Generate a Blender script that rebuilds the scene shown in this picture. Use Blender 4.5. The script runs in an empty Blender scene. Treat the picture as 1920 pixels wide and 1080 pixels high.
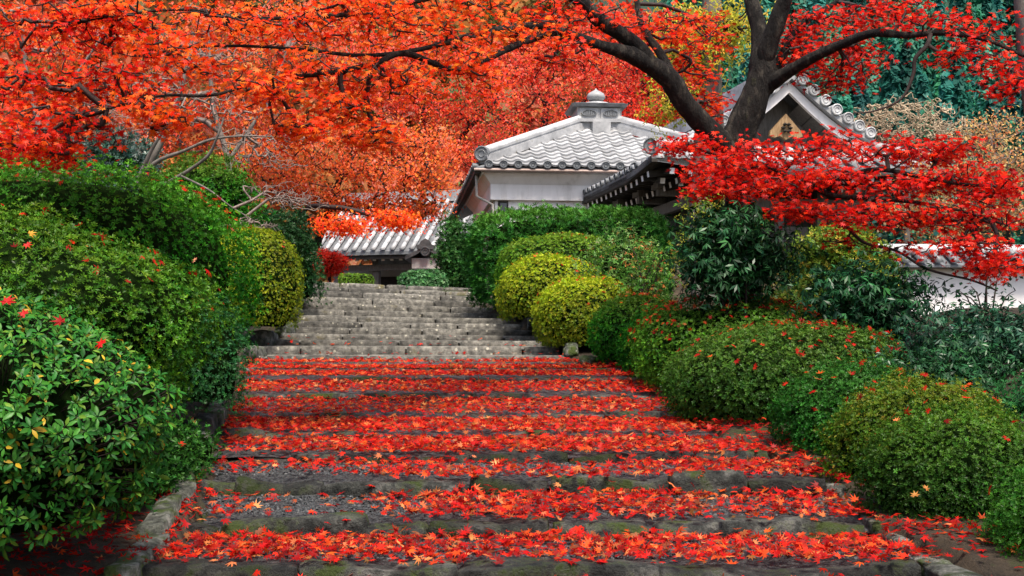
import bpy, math, random
import numpy as np
from mathutils import Matrix, Vector

sc = bpy.context.scene
C = sc.collection
rng = np.random.default_rng(7)
random.seed(7)
R = math.radians

# ------------------------------------------------------------------ camera, sky, sun, exposure
F = 2400.0            # focal length in photo pixels (1920 wide)
HOR = 672.0           # eye level in the photo
cam = bpy.data.objects.new('camera', bpy.data.cameras.new('camera'))
C.objects.link(cam)
cam.data.sensor_width = 36
cam.data.lens = 36 * F / 1920
cam.data.shift_y = (HOR - 540) / 1920
cam.data.clip_start = 0.05
cam.data.clip_end = 2000
cam.location = (0, 0, 0)
cam.rotation_euler = (R(90), 0, 0)
sc.camera = cam

SUN_EL, SUN_AZ = R(62), R(160)       # azimuth clockwise from +Y: behind the camera, a little to the right
world = bpy.data.worlds.new('World')
sc.world = world
world.use_nodes = True
wt = world.node_tree
wt.nodes.clear()
sky = wt.nodes.new('ShaderNodeTexSky')
sky.sky_type = 'NISHITA'
sky.sun_disc = False
sky.sun_elevation = SUN_EL
sky.sun_rotation = SUN_AZ
sky.air_density = 1.0
sky.dust_density = 4.0
sky.ozone_density = 1.0
bg = wt.nodes.new('ShaderNodeBackground')
bg.inputs['Strength'].default_value = 0.105
wo = wt.nodes.new('ShaderNodeOutputWorld')
wt.links.new(sky.outputs[0], bg.inputs[0])
wt.links.new(bg.outputs[0], wo.inputs[0])
sun = bpy.data.objects.new('sun', bpy.data.lights.new('sun', 'SUN'))
C.objects.link(sun)
sun.data.energy = 2.8
sun.data.angle = R(15)
sun.data.color = (1.0, 0.91, 0.80)
sd = Vector((math.sin(SUN_AZ) * math.cos(SUN_EL), math.cos(SUN_AZ) * math.cos(SUN_EL), math.sin(SUN_EL)))
sun.rotation_euler = sd.to_track_quat('Z', 'Y').to_euler()
sc.view_settings.view_transform = 'Standard'
sc.view_settings.look = 'None'
sc.view_settings.exposure = 1.27
sc.view_settings.gamma = 1.0
sc.view_settings.use_curve_mapping = False
sc.cycles.max_bounces = 5
sc.cycles.diffuse_bounces = 3
sc.cycles.glossy_bounces = 2
sc.cycles.transmission_bounces = 3
sc.cycles.use_denoising = True


# ------------------------------------------------------------------ helpers
def P(x, y, d):
    """photo pixel + distance -> world point"""
    return np.array([(x - 960) / F * d, d, (HOR - y) / F * d])


def PX(x, d):
    return (x - 960) / F * d


def PZ(y, d):
    return (HOR - y) / F * d


class Noise:
    """cheap smooth noise: sum of sines"""
    def __init__(s, seed, n=7):
        r = np.random.default_rng(seed)
        s.k = r.normal(size=(n, 3))
        s.k /= np.linalg.norm(s.k, axis=1)[:, None]
        s.k *= r.uniform(0.6, 1.7, n)[:, None]
        s.p = r.uniform(0, 6.28, n)

    def __call__(s, p, f=1.0):
        p = np.atleast_2d(p)
        return np.sin(p @ (s.k.T * f) + s.p).sum(1) / math.sqrt(len(s.p) * .5) * .5


def tag(o, label=None, cat=None, group=None, kind=None):
    if label: o['label'] = label
    if cat: o['category'] = cat
    if group: o['group'] = group
    if kind: o['kind'] = kind
    return o


WORLD = {}


def attach(o, parent):
    """parent o (whose coordinates are world coordinates) to parent"""
    if parent is not None:
        o.parent = parent
        o.matrix_parent_inverse = Matrix.Translation(-Vector(WORLD.get(parent.name, (0, 0, 0))))
    return o


def empty(name, loc=(0, 0, 0)):
    o = bpy.data.objects.new(name, None)
    C.objects.link(o)
    o.location = loc
    o.empty_display_size = .2
    WORLD[o.name] = tuple(loc)
    return o


def mesh_data(name, verts, faces, mat=None, smooth=False, col=None):
    """faces: (F,k) int array or list of lists; col: (V,3) colours"""
    me = bpy.data.meshes.new(name)
    verts = np.asarray(verts, dtype=np.float32)
    if isinstance(faces, np.ndarray):
        k = faces.shape[1]
        me.vertices.add(len(verts))
        me.vertices.foreach_set('co', verts.ravel())
        me.loops.add(faces.size)
        me.loops.foreach_set('vertex_index', faces.astype(np.int32).ravel())
        me.polygons.add(len(faces))
        me.polygons.foreach_set('loop_start', (np.arange(len(faces)) * k).astype(np.int32))
        me.update(calc_edges=True)
    else:
        me.from_pydata(verts.tolist(), [], faces)
        me.update()
    if col is not None:
        a = me.attributes.new('leafcol', 'FLOAT_COLOR', 'POINT')
        c = np.ones((len(verts), 4), dtype=np.float32)
        c[:, :3] = col
        a.data.foreach_set('color', c.ravel())
    if smooth:
        me.polygons.foreach_set('use_smooth', np.ones(len(me.polygons), dtype=bool))
    if mat is not None:
        me.materials.append(mat)
    return me


def obj(name, me, parent=None):
    o = bpy.data.objects.new(name, me)
    C.objects.link(o)
    WORLD[o.name] = (0, 0, 0)
    return attach(o, parent)


def mk(name, verts, faces, mat, parent=None, smooth=False, col=None):
    return obj(name, mesh_data(name, verts, faces, mat, smooth, col), parent)


class MB:
    """collects shapes into one mesh"""
    def __init__(s):
        s.v, s.f = [], []

    def add(s, v, f):
        n = len(s.v)
        s.v += [tuple(map(float, p)) for p in v]
        s.f += [[i + n for i in q] for q in f]
        return s

    def hexa(s, a):
        """8 corners: bottom 0-3, top 4-7"""
        return s.add(a, [(3, 2, 1, 0), (4, 5, 6, 7), (0, 1, 5, 4), (1, 2, 6, 5), (2, 3, 7, 6), (3, 0, 4, 7)])

    def build(s, name, mat, parent=None, smooth=False):
        return mk(name, s.v, s.f, mat, parent, smooth)


class Frame:
    """building axes: u along the front to the right, w to the back, z up (absolute)"""
    def __init__(s, O, deg):
        a = R(deg)
        s.O = np.array(O, float)
        s.u = np.array([math.cos(a), math.sin(a), 0])
        s.w = np.array([-math.sin(a), math.cos(a), 0])

    def __call__(s, a, b, z):
        p = s.O + s.u * a + s.w * b
        return np.array([p[0], p[1], z])

    def box(s, a0, a1, b0, b1, z0, z1):
        return [s(a0, b0, z0), s(a1, b0, z0), s(a1, b1, z0), s(a0, b1, z0), s(a0, b0, z1), s(a1, b0, z1), s(a1, b1, z1), s(a0, b1, z1)]


def beam(p, q, wid, hei, up=(0, 0, 1)):
    """8 corners of a bar from p to q"""
    p, q, up = np.array(p, float), np.array(q, float), np.array(up, float)
    t = q - p
    t /= np.linalg.norm(t)
    s = np.cross(t, up); s /= np.linalg.norm(s)
    n = np.cross(s, t)
    s, n = s * wid / 2, n * hei / 2
    return [p - s - n, p + s - n, q + s - n, q - s - n, p - s + n, p + s + n, q + s + n, q - s + n]


# ------------------------------------------------------------------ materials
MATS = {}


def newmat(name):
    m = bpy.data.materials.new(name)
    m.use_nodes = True
    nt = m.node_tree
    nt.nodes.clear()
    out = nt.nodes.new('ShaderNodeOutputMaterial')
    MATS[name] = m
    return m, nt, out


def N(nt, t, **kw):
    n = nt.nodes.new(t)
    for k, v in kw.items():
        if k in n.inputs.keys():
            n.inputs[k].default_value = v
        else:
            setattr(n, k, v)
    return n


def ramp(nt, fac, stops):
    r = nt.nodes.new('ShaderNodeValToRGB')
    el = r.color_ramp.elements
    while len(el) < len(stops):
        el.new(0.5)
    for e, (p, c) in zip(el, stops):
        e.position = p
        e.color = (*c, 1)
    nt.links.new(fac, r.inputs[0])
    return r.outputs[0]


def leaf_mat(name, source, trans=0.35, gloss=0.06, rough=0.45):
    m, nt, out = newmat(name)
    if source == 'attr':
        a = N(nt, 'ShaderNodeAttribute', attribute_name='leafcol')
        colr = a.outputs['Color']
    else:
        a = N(nt, 'ShaderNodeObjectInfo')
        colr = a.outputs['Color']
    d = N(nt, 'ShaderNodeBsdfDiffuse')
    t = N(nt, 'ShaderNodeBsdfTranslucent')
    g = N(nt, 'ShaderNodeBsdfGlossy', Roughness=rough)
    g.inputs['Color'].default_value = (1, 1, 1, 1)
    nt.links.new(colr, d.inputs['Color'])
    nt.links.new(colr, t.inputs['Color'])
    m1 = N(nt, 'ShaderNodeMixShader')
    m1.inputs[0].default_value = trans
    m2 = N(nt, 'ShaderNodeMixShader')
    m2.inputs[0].default_value = gloss
    L = nt.links.new
    L(d.outputs[0], m1.inputs[1]); L(t.outputs[0], m1.inputs[2])
    L(m1.outputs[0], m2.inputs[1]); L(g.outputs[0], m2.inputs[2])
    L(m2.outputs[0], out.inputs['Surface'])
    return m


def solid_mat(name, stops, scale=6.0, rough=0.8, bump=0.3, bscale=None, detail=6, stretch=None, dist=0.02, spec=0.3, moss=None, spots=None, vary=None):
    """noise-ramped colour with bump; moss=(colour, amount) on upward or noisy places; spots = (colour, scale, size)"""
    m, nt, out = newmat(name)
    L = nt.links.new
    tc = N(nt, 'ShaderNodeTexCoord')
    co = tc.outputs['Object']
    if stretch:
        mp = N(nt, 'ShaderNodeMapping')
        mp.inputs['Scale'].default_value = stretch
        L(co, mp.inputs[0]); co = mp.outputs[0]
    n1 = N(nt, 'ShaderNodeTexNoise', Scale=scale, Detail=detail, Roughness=0.65)
    L(co, n1.inputs['Vector'])
    colr = ramp(nt, n1.outputs[0], stops)
    if moss:
        mc, amt, msc = moss
        n2 = N(nt, 'ShaderNodeTexNoise', Scale=msc, Detail=5.0, Roughness=0.7)
        L(co, n2.inputs['Vector'])
        msk = ramp(nt, n2.outputs[0], [(amt, (0, 0, 0)), (amt + .1, (1, 1, 1))])
        mx = N(nt, 'ShaderNodeMix', data_type='RGBA')
        L(msk, mx.inputs[0]); L(colr, mx.inputs[6]); mx.inputs[7].default_value = (*mc, 1)
        colr = mx.outputs[2]
    if spots:
        spc, ssc, ssz = spots
        vo = N(nt, 'ShaderNodeTexVoronoi', Scale=ssc)
        nn = N(nt, 'ShaderNodeTexNoise', Scale=ssc * 1.7, Detail=4.0)
        L(co, nn.inputs['Vector'])
        ad = N(nt, 'ShaderNodeMath', operation='MULTIPLY_ADD')
        L(nn.outputs[0], ad.inputs[0]); ad.inputs[1].default_value = .5; L(vo.outputs['Distance'], ad.inputs[2])
        L(co, vo.inputs['Vector'])
        msk = ramp(nt, ad.outputs[0], [(ssz, (.85, .85, .85)), (ssz + .06, (0, 0, 0))])
        mx = N(nt, 'ShaderNodeMix', data_type='RGBA')
        L(msk, mx.inputs[0]); L(colr, mx.inputs[6]); mx.inputs[7].default_value = (*spc, 1)
        colr = mx.outputs[2]
    if vary:
        oi = N(nt, 'ShaderNodeObjectInfo')
        mr = N(nt, 'ShaderNodeMapRange')
        mr.inputs['To Min'].default_value, mr.inputs['To Max'].default_value = vary
        L(oi.outputs['Random'], mr.inputs['Value'])
        hs = N(nt, 'ShaderNodeHueSaturation')
        L(mr.outputs[0], hs.inputs['Value']); L(colr, hs.inputs['Color'])
        colr = hs.outputs[0]
    b = N(nt, 'ShaderNodeBsdfPrincipled', Roughness=rough)
    b.inputs['Specular IOR Level'].default_value = spec
    L(colr, b.inputs['Base Color'])
    if bump:
        n3 = N(nt, 'ShaderNodeTexNoise', Scale=bscale or scale * 4, Detail=8.0, Roughness=0.7)
        L(co, n3.inputs['Vector'])
        bp = N(nt, 'ShaderNodeBump', Strength=bump, Distance=dist)
        L(n3.outputs[0], bp.inputs['Height'])
        L(bp.outputs[0], b.inputs['Normal'])
    L(b.outputs[0], out.inputs['Surface'])
    return m


M_LEAF = leaf_mat('leaf_thin', 'attr', .5, .008, .5)
M_LEAFG = leaf_mat('leaf_waxy', 'attr', .25, .009, .42)
M_LEAFS = leaf_mat('leaf_glossy', 'attr', .12, .016, .34)
M_LEAF_O = leaf_mat('leaf_single', 'obj', .5, .008, .5)
M_LEAFG_O = leaf_mat('leaf_single_waxy', 'obj', .25, .015, .42)
M_BARK = solid_mat('bark', [(.36, (.004, .003, .0025)), (.52, (.013, .011, .009)), (.68, (.075, .065, .05))], 14, .95, 1.0, 20, stretch=(1, 1, .4), dist=.08, moss=((.05, .055, .02), .62, 5))
M_TWIG = solid_mat('dark_twig', [(.3, (.016, .010, .009)), (.7, (.045, .03, .026))], 20, .85, 0)
M_GREYBARK = solid_mat('grey_bark', [(.3, (.06, .05, .042)), (.7, (.20, .18, .155))], 12, .9, .6, 30, stretch=(1, 1, .3))
M_PALETWIG = solid_mat('pale_twig', [(.3, (.10, .075, .065)), (.7, (.27, .21, .18))], 20, .85, 0)
M_CORE = solid_mat('shaded_twig_core', [(.35, (.003, .008, .002)), (.7, (.010, .020, .005))], 14, 1.0, .6, 40, spec=0.0)  # near black: shade inside the bushes painted into the core
M_STONE_LOW = solid_mat('weathered_stone', [(.36, (.008, .009, .008)), (.5, (.034, .036, .032)), (.68, (.16, .155, .14))], 9, .72, 1.0, 24, dist=.05, spec=.25, moss=((.028, .042, .008), .50, 4.5), vary=(.55, 1.5))
M_STONE_UP = solid_mat('lichen_stone', [(.34, (.045, .044, .038)), (.5, (.11, .104, .09)), (.66, (.21, .20, .17))], 14, .9, .8, 40, dist=.03, moss=((.10, .085, .035), .6, 2.2), spots=((.36, .34, .27), 11, .36), vary=(.6, 1.4))
M_ROCK = solid_mat('mossy_rock', [(.36, (.022, .024, .02)), (.5, (.085, .09, .075)), (.66, (.26, .26, .23))], 11, .9, 1.0, 20, dist=.06, moss=((.04, .06, .012), .5, 5), vary=(.7, 1.4))
M_GRAVEL = solid_mat('dark_gravel', [(.38, (.010, .012, .013)), (.52, (.035, .038, .04)), (.68, (.11, .115, .115))], 70, .7, 1.0, 90, dist=.02, spec=.45, moss=((.075, .07, .012), .6, 1.6))
M_PEBBLE = solid_mat('pebble_grey', [(.35, (.012, .014, .015)), (.55, (.04, .044, .046)), (.75, (.13, .13, .13))], 25, .6, 0, spec=.5)
M_SOIL = solid_mat('soil', [(.3, (.018, .013, .008)), (.55, (.05, .036, .022)), (.75, (.11, .08, .05))], 5, .95, .9, 30, dist=.05, moss=((.03, .045, .01), .55, 2.2))
M_WHITE = solid_mat('white_plaster', [(.28, (.58, .55, .52)), (.45, (.78, .75, .73)), (.7, (.86, .83, .82))], 2.2, .85, .15, 30, dist=.006, stretch=(1.6, 1.6, .35))
M_GREYPLASTER = solid_mat('grey_plaster', [(.3, (.30, .275, .24)), (.7, (.44, .41, .37))], 1.5, .9, .15, 30, dist=.01)  # plain grey; on the storehouse's side walls it puts shade into the colour
M_TILE = solid_mat('silver_tile', [(.3, (.24, .245, .25)), (.55, (.42, .425, .43)), (.75, (.58, .58, .58))], 3.5, .5, .25, 30, dist=.006, spec=.5, moss=((.24, .23, .15), .62, 3), vary=(.6, 1.15))
M_TILEDARK = solid_mat('dark_tile', [(.3, (.05, .055, .06)), (.7, (.17, .18, .19))], 6, .5, .3, 30, dist=.006, spec=.5)
M_WOODDARK = solid_mat('dark_wood', [(.3, (.012, .010, .008)), (.7, (.05, .042, .034))], 5, .8, .4, 30, stretch=(1, 1, 6), dist=.006)
M_WOODGREY = solid_mat('grey_wood', [(.3, (.085, .078, .07)), (.7, (.20, .185, .17))], 5, .8, .5, 30, stretch=(6, 6, 1.2), dist=.006)
M_WOODTAN = solid_mat('tan_wood', [(.3, (.14, .08, .035)), (.55, (.30, .19, .095)), (.75, (.42, .30, .17))], 9, .75, .4, 30, stretch=(4, 4, .6), dist=.006)
M_COPPER = solid_mat('copper_gutter', [(.3, (.25, .17, .14)), (.7, (.42, .32, .28))], 5, .55, 0)
M_GLASSDARK = solid_mat('dark_pane', [(.3, (.03, .035, .045)), (.7, (.06, .07, .085))], 3, .2, 0, spec=.6)
M_STRAW = solid_mat('straw', [(.3, (.26, .19, .12)), (.7, (.52, .41, .28))], 8, .8, 0)
M_HILL = solid_mat('hill_floor', [(.3, (.012, .03, .02)), (.7, (.03, .06, .04))], .2, .95, 0)
M_ORANGEWOOD = solid_mat('orange_wood', [(.3, (.35, .10, .03)), (.7, (.6, .22, .07))], 5, .7, 0)


# ------------------------------------------------------------------ leaf templates (local x: leaf direction, z: leaf normal)
def maple_template(curl, lobes=7):
    if lobes == 7:
        ang = [0, 40, -40, 80, -80, 125, -125]; ln = [1, .93, .93, .74, .74, .42, .42]
    elif lobes == 5:
        ang = [0, 48, -48, 98, -98]; ln = [1, .9, .9, .62, .62]
    else:
        ang = [0, 60, -60]; ln = [1, .85, .85]
    order = np.argsort(ang)
    ang = [ang[i] for i in order]; ln = [ln[i] for i in order]
    v = [(0, 0, 0)]
    f = []
    n = len(ang)
    notch = []
    for i in range(n + 1):
        if i == 0: a = ang[0] - 22
        elif i == n: a = ang[-1] + 22
        else: a = (ang[i - 1] + ang[i]) / 2
        r = .36 if 0 < i < n else .16
        notch.append(len(v))
        v.append((r * math.cos(R(a)), r * math.sin(R(a)), .04))
    for i in range(n):
        t = len(v)
        l = ln[i]
        v.append((l * math.cos(R(ang[i])), l * math.sin(R(ang[i])), curl * l * l * (1 + .3 * math.sin(i * 2.1))))
        f.append((0, notch[i], t, notch[i + 1]))
    v = np.array(v); v[:, 0] -= .25
    return v, np.array(f)


def diamond(length, width, tilt, az, z0=0.0, base=0.0):
    c, s = math.cos(az), math.sin(az)
    ct, st = math.cos(tilt), math.sin(tilt)

    def q(r, w, h):
        x, z = r * ct - h * st, r * st + h * ct
        return (c * x - s * w, s * x + c * w, z + z0)
    return [q(base, 0, 0), q(base + length * .55, -width / 2, .03 * length), q(base + length, 0, -.08 * length), q(base + length * .55, width / 2, .03 * length)]


def whorl_template(n=6, width=.36, tilts=(.35, .9), seed=0, length=1.0):
    r = np.random.default_rng(seed)
    v, f = [], []
    for i in range(n):
        b = len(v)
        v += diamond(length * r.uniform(.75, 1.05), width * r.uniform(.85, 1.1), r.uniform(*tilts), 6.283 * i / n + r.uniform(-.25, .25))
        f.append((b, b + 1, b + 2, b + 3))
    return np.array(v), np.array(f)


def fan_template(n=5, width=.12, spread=1.2, seed=0):
    r = np.random.default_rng(seed)
    v, f = [], []
    for i in range(n):
        a = (i / (n - 1) - .5) * spread
        b = len(v)
        v += diamond(r.uniform(.7, 1), width, r.uniform(.5, 1.1), a * 2.5 + r.uniform(-.2, .2))
        f.append((b, b + 1, b + 2, b + 3))
    return np.array(v), np.array(f)


def oval_template():
    """one leaf with a folded mid-rib and two segments"""
    v = [(0, 0, 0), (.38, -.19, .05), (.40, 0, 0), (.38, .19, .05), (.74, -.15, .02), (.76, 0, -.04), (.74, .15, .02), (1.0, 0, -.13)]
    f = [(0, 1, 2, 2), (0, 2, 3, 3), (1, 4, 5, 2), (2, 5, 6, 3), (4, 7, 5, 5), (5, 7, 6, 6)]
    return np.array(v, float), f


MAPLES = [maple_template(c) for c in (-.28, .12, .38)]
MAPLE5 = [maple_template(c, 5) for c in (-.3, -.1)]
MAPLE3 = [maple_template(-.2, 3)]
WHORLS = [whorl_template(5, .34, (.25, .95), 1), whorl_template(5, .36, (.2, .8), 2), whorl_template(6, .32, (.4, 1.15), 3)]
FANS = [fan_template(6, .16, 1.5, 1), fan_template(5, .18, 1.2, 2)]
QUAD = [(np.array(diamond(1, .62, .1, 0)) - np.array([.5, 0, 0]), np.array([(0, 1, 2, 3)]))]
PAIR = [(np.array(diamond(1, .34, .15, .5) + diamond(.9, .34, .15, -.5) + diamond(.8, .3, .3, 3.0)), np.array([(0, 1, 2, 3), (4, 5, 6, 7), (8, 9, 10, 11)]))]
NARROW = [(np.array(diamond(1, .26, -.3, a) + diamond(.95, .26, -.5, a + .7) + diamond(.95, .26, -.5, a - .7) + diamond(.8, .24, -.7, a + 2.4)), np.array([(0, 1, 2, 3), (4, 5, 6, 7), (8, 9, 10, 11), (12, 13, 14, 15)])) for a in (0, 1.0)]


def unit(v):
    return v / np.maximum(np.linalg.norm(v, axis=-1, keepdims=True), 1e-9)


def scatter(pos, nor, size, col, templates, direction=None, r=rng, flat=None):
    """numpy: one copy of a template at each pos, z axis along nor; returns verts, quads, colours"""
    n = len(pos)
    size = np.broadcast_to(size, (n,))
    rv = r.normal(size=(n, 3)) if direction is None else direction + r.normal(size=(n, 3)) * .35
    z = unit(nor)
    x = unit(rv - (rv * z).sum(1, keepdims=True) * z)
    y = np.cross(z, x)
    which = r.integers(0, len(templates), n)
    V, Q, K = [], [], []
    off = 0
    for t, (tv, tf) in enumerate(templates):
        i = np.nonzero(which == t)[0]
        if not len(i): continue
        s = size[i][:, None, None]
        v = pos[i][:, None, :] + s * (tv[None, :, 0:1] * x[i][:, None, :] + tv[None, :, 1:2] * y[i][:, None, :] + tv[None, :, 2:3] * z[i][:, None, :])
        k = len(tv)
        V.append(v.reshape(-1, 3))
        Q.append((tf[None] + (np.arange(len(i)) * k)[:, None, None] + off).reshape(-1, tf.shape[1]))
        K.append(np.repeat(col[i], k, axis=0))
        off += len(i) * k
    return np.concatenate(V), np.concatenate(Q), np.concatenate(K)


def palette(n, cols, w=None, jit=.18, r=rng):
    cols = np.array(cols, float)
    w = None if w is None else np.array(w) / np.sum(w)
    c = cols[r.choice(len(cols), n, p=w)]
    return np.clip(c * (1 + r.normal(size=(n, 1)) * jit) * (1 + r.normal(size=(n, 3)) * jit * .35), .002, .95)


RED = [(.60, .008, .006), (.70, .018, .007), (.46, .005, .005), (.76, .040, .009)]
ORANGE = [(.88, .085, .010), (.86, .055, .008), (.90, .13, .012), (.80, .032, .008), (.90, .20, .02)]
LITTER = [(.50, .010, .008), (.60, .024, .010), (.35, .008, .008), (.68, .085, .016), (.68, .21, .07), (.22, .011, .009)]


# ------------------------------------------------------------------ the stair profile (read off the photograph)
#        y_top  y_base  x_left x_right dist
STEPS = [(1062, 1098, 285, 1790, 5.50), (980, 1010, 372, 1632, 6.30), (899, 928, 386, 1552, 7.10), (852, 868, 398, 1445, 7.85),
         (813, 824, 424, 1340, 8.70), (779, 788, 436, 1292, 9.60), (739, 750, 452, 1230, 10.45), (707, 717, 455, 1196, 11.25),
         (691, 700, 457, 1185, 12.0), (681, 691, 463, 1168, 12.65), (666, 680, 472, 1066, 13.25), (648, 664, 482, 1052, 13.95),
         (636, 648, 490, 1034, 14.65), (625, 636, 505, 1016, 15.4), (613, 625, 528, 1000, 16.1), (601, 613, 545, 986, 16.9),
         (590, 601, 552, 970, 17.6), (579, 590, 556, 952, 18.4), (567, 579, 559, 935, 19.1), (555, 567, 562, 918, 19.9),
         (544, 555, 564, 905, 20.7), (535, 544, 566, 898, 21.5), (527, 536, 567, 900, 22.3)]
SD = np.array([s[4] for s in STEPS])
SZ = np.array([PZ(s[0], s[4]) for s in STEPS])
SB = np.array([PZ(s[1], s[4]) for s in STEPS])
for i in range(10, len(STEPS)):           # the upper flight: the foot of each riser is the tread in front of it
    SB[i] = SZ[i - 1] + .01
SL = np.array([PX(s[2], s[4]) for s in STEPS])
SR = np.array([PX(s[3], s[4]) for s in STEPS])


def skew(d):      # the upper flight turns and dips slightly to the right
    return np.clip((np.asarray(d, float) - 13) / 9.3, 0, 1)


def stair_left(d): return np.interp(d, SD, SL)
def stair_right(d): return np.interp(d, SD, SR)


def tread_z(x, d):
    x, d = np.asarray(x, float), np.asarray(d, float)
    t = np.clip((x - stair_left(d)) / (stair_right(d) - stair_left(d)), 0, 1)
    d0 = d - skew(d) * .5 * t
    i = np.clip(np.searchsorted(SD, d0, side='right') - 1, 0, len(SD) - 1)
    j = np.clip(i + 1, 0, len(SD) - 1)
    f = np.clip((d0 - SD[i]) / np.maximum(SD[j] - SD[i], .1), 0, 1)
    z = SZ[i] + (np.where(j > i, SB[j], SZ[i]) - SZ[i]) * f
    z = np.where(d0 < SD[0], SB[0] - (SD[0] - d0) * .12, z)
    return z - skew(d) * .10 * t


def smooth01(x):
    x = np.clip(x, 0, 1)
    return x * x * (3 - 2 * x)


gn = Noise(3)


def ground_z(x, d):
    x, d = np.asarray(x, float), np.asarray(d, float)
    mid = np.interp(d, np.concatenate([[-30, 3.5], SD, [30, 80]]), np.concatenate([[-1.9, -1.55], (SZ + SB) / 2, [SZ[-1] - .02, SZ[-1] - .02]]))
    l, r = stair_left(d), stair_right(d)
    dl, dr = l - x, x - r
    fade = 1 - smooth01((d - 21) / 3)
    left = .05 + np.minimum(.10 * dl, .5) + .20 * smooth01((dl - .8) / 2.5)
    s_ = smooth01((d - 11) / 3) * (1 - smooth01((d - 20) / 3))
    rgt = .02 + (np.minimum(.10 * dr, .3) + .35 * smooth01((dr - .8) / 2.0)) * (1 - s_) - .45 * s_ * smooth01((dr - 1.2) / 1.5)
    h = np.where(dl > 0, mid + left * fade, np.where(dr > 0, mid + rgt * fade, mid - .17 * fade - .02))
    p = np.stack([x.ravel(), d.ravel(), 0 * x.ravel()], 1)
    return h + (gn(p, 2.2).reshape(x.shape) * .03 + gn(p, 6).reshape(x.shape) * .012) * np.where((dl > 0) | (dr > 0), 1, 0)


# ground sheet
xs = np.unique(np.concatenate([np.linspace(-400, -14, 14), np.linspace(-14, -5, 12), np.arange(-5, 6, .14), np.linspace(6, 16, 14), np.linspace(16, 400, 14)]))
ys = np.unique(np.concatenate([np.linspace(-40, 3, 10), np.arange(3, 26, .16), np.linspace(26, 60, 14), np.linspace(60, 600, 12)]))
gx, gy = np.meshgrid(xs, ys)
gz = ground_z(gx, gy)
V = np.stack([gx.ravel(), gy.ravel(), gz.ravel()], 1)
nx = len(xs)
ii, jj = np.meshgrid(np.arange(len(ys) - 1), np.arange(nx - 1), indexing='ij')
a = (ii * nx + jj).ravel()
tag(mk('ground', V, np.stack([a, a + 1, a + nx + 1, a + nx], 1), M_SOIL, smooth=True), kind='structure')

# hill behind
hx = np.linspace(-260, 260, 60); hy = np.linspace(62, 300, 40)
HX, HY = np.meshgrid(hx, hy)
hn = Noise(11)


def hill_z(x, y):
    x, y = np.asarray(x, float), np.asarray(y, float)
    p = np.stack([x.ravel(), y.ravel(), 0 * x.ravel()], 1)
    return 1.2 + smooth01((y - 62) / 160) * (78 + 8 * np.sin(x / 45)) + hn(p, .06).reshape(x.shape) * 2.5 * smooth01((y - 62) / 30)


HZ = hill_z(HX, HY)
ii, jj = np.meshgrid(np.arange(39), np.arange(59), indexing='ij')
a = (ii * 60 + jj).ravel()
tag(mk('hill', np.stack([HX.ravel(), HY.ravel(), HZ.ravel()], 1), np.stack([a, a + 1, a + 61, a + 60], 1), M_HILL, smooth=True), kind='structure')


# ------------------------------------------------------------------ stones
def stone_mesh(name, x0, x1, y0, y1, z0, z1, seed, mat, nx=8, rad=.03, amp=.012, top_wave=0.0, shear=0.0, tilt=0.0):
    """rounded, roughened block in world coordinates"""
    nyy, nzz = 3, 3
    idx, V, Fc = {}, [], []

    def vid(i, j, k):
        q = (i, j, k)
        if q not in idx:
            idx[q] = len(V)
            V.append((i / nx * 2 - 1, j / nyy * 2 - 1, k / nzz * 2 - 1))
        return idx[q]
    for i in range(nx):
        for j in range(nyy):
            Fc.append((vid(i, j, 0), vid(i, j + 1, 0), vid(i + 1, j + 1, 0), vid(i + 1, j, 0)))
            Fc.append((vid(i, j, nzz), vid(i + 1, j, nzz), vid(i + 1, j + 1, nzz), vid(i, j + 1, nzz)))
    for i in range(nx):
        for k in range(nzz):
            Fc.append((vid(i, 0, k), vid(i + 1, 0, k), vid(i + 1, 0, k + 1), vid(i, 0, k + 1)))
            Fc.append((vid(i, nyy, k), vid(i, nyy, k + 1), vid(i + 1, nyy, k + 1), vid(i + 1, nyy, k)))
    for j in range(nyy):
        for k in range(nzz):
            Fc.append((vid(0, j, k), vid(0, j, k + 1), vid(0, j + 1, k + 1), vid(0, j + 1, k)))
            Fc.append((vid(nx, j, k), vid(nx, j + 1, k), vid(nx, j + 1, k + 1), vid(nx, j, k + 1)))
    V = np.array(V)
    h = np.array([(x1 - x0) / 2, (y1 - y0) / 2, (z1 - z0) / 2])
    # pull the inner lattice lines towards the edges so that rounding shows
    V = np.sign(V) * np.where(np.abs(V) > .99, 1, np.where(np.abs(V) > .2, np.abs(V) ** .6, np.abs(V)))
    p = V * h
    q = np.clip(p, -(h - rad), h - rad)
    dd = p - q
    p = q + rad * unit(dd) * (np.linalg.norm(dd, axis=1, keepdims=True) > 1e-9)
    p += np.array([(x0 + x1) / 2, (y0 + y1) / 2, (z0 + z1) / 2])
    nz = Noise(seed)
    p[:, 2] += top_wave * nz(p * np.array([1, .3, 0]), 5.5) * (V[:, 2] > 0)
    p[:, 1] += top_wave * 1.2 * nz(p * np.array([1, 0, 1]) + 7, 4.5) * (V[:, 1] < 0)
    for f_, a_ in ((14, amp), (34, amp * .5)):
        p += np.stack([Noise(seed + 1)(p, f_), Noise(seed + 2)(p, f_), Noise(seed + 3)(p, f_)], 1) * a_
    t = (p[:, 0] - x0) / max(x1 - x0, .01)
    p[:, 2] += tilt * t
    p[:, 1] += shear * t
    return mesh_data(name, p, [list(f) for f in Fc], mat, smooth=True)


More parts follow.
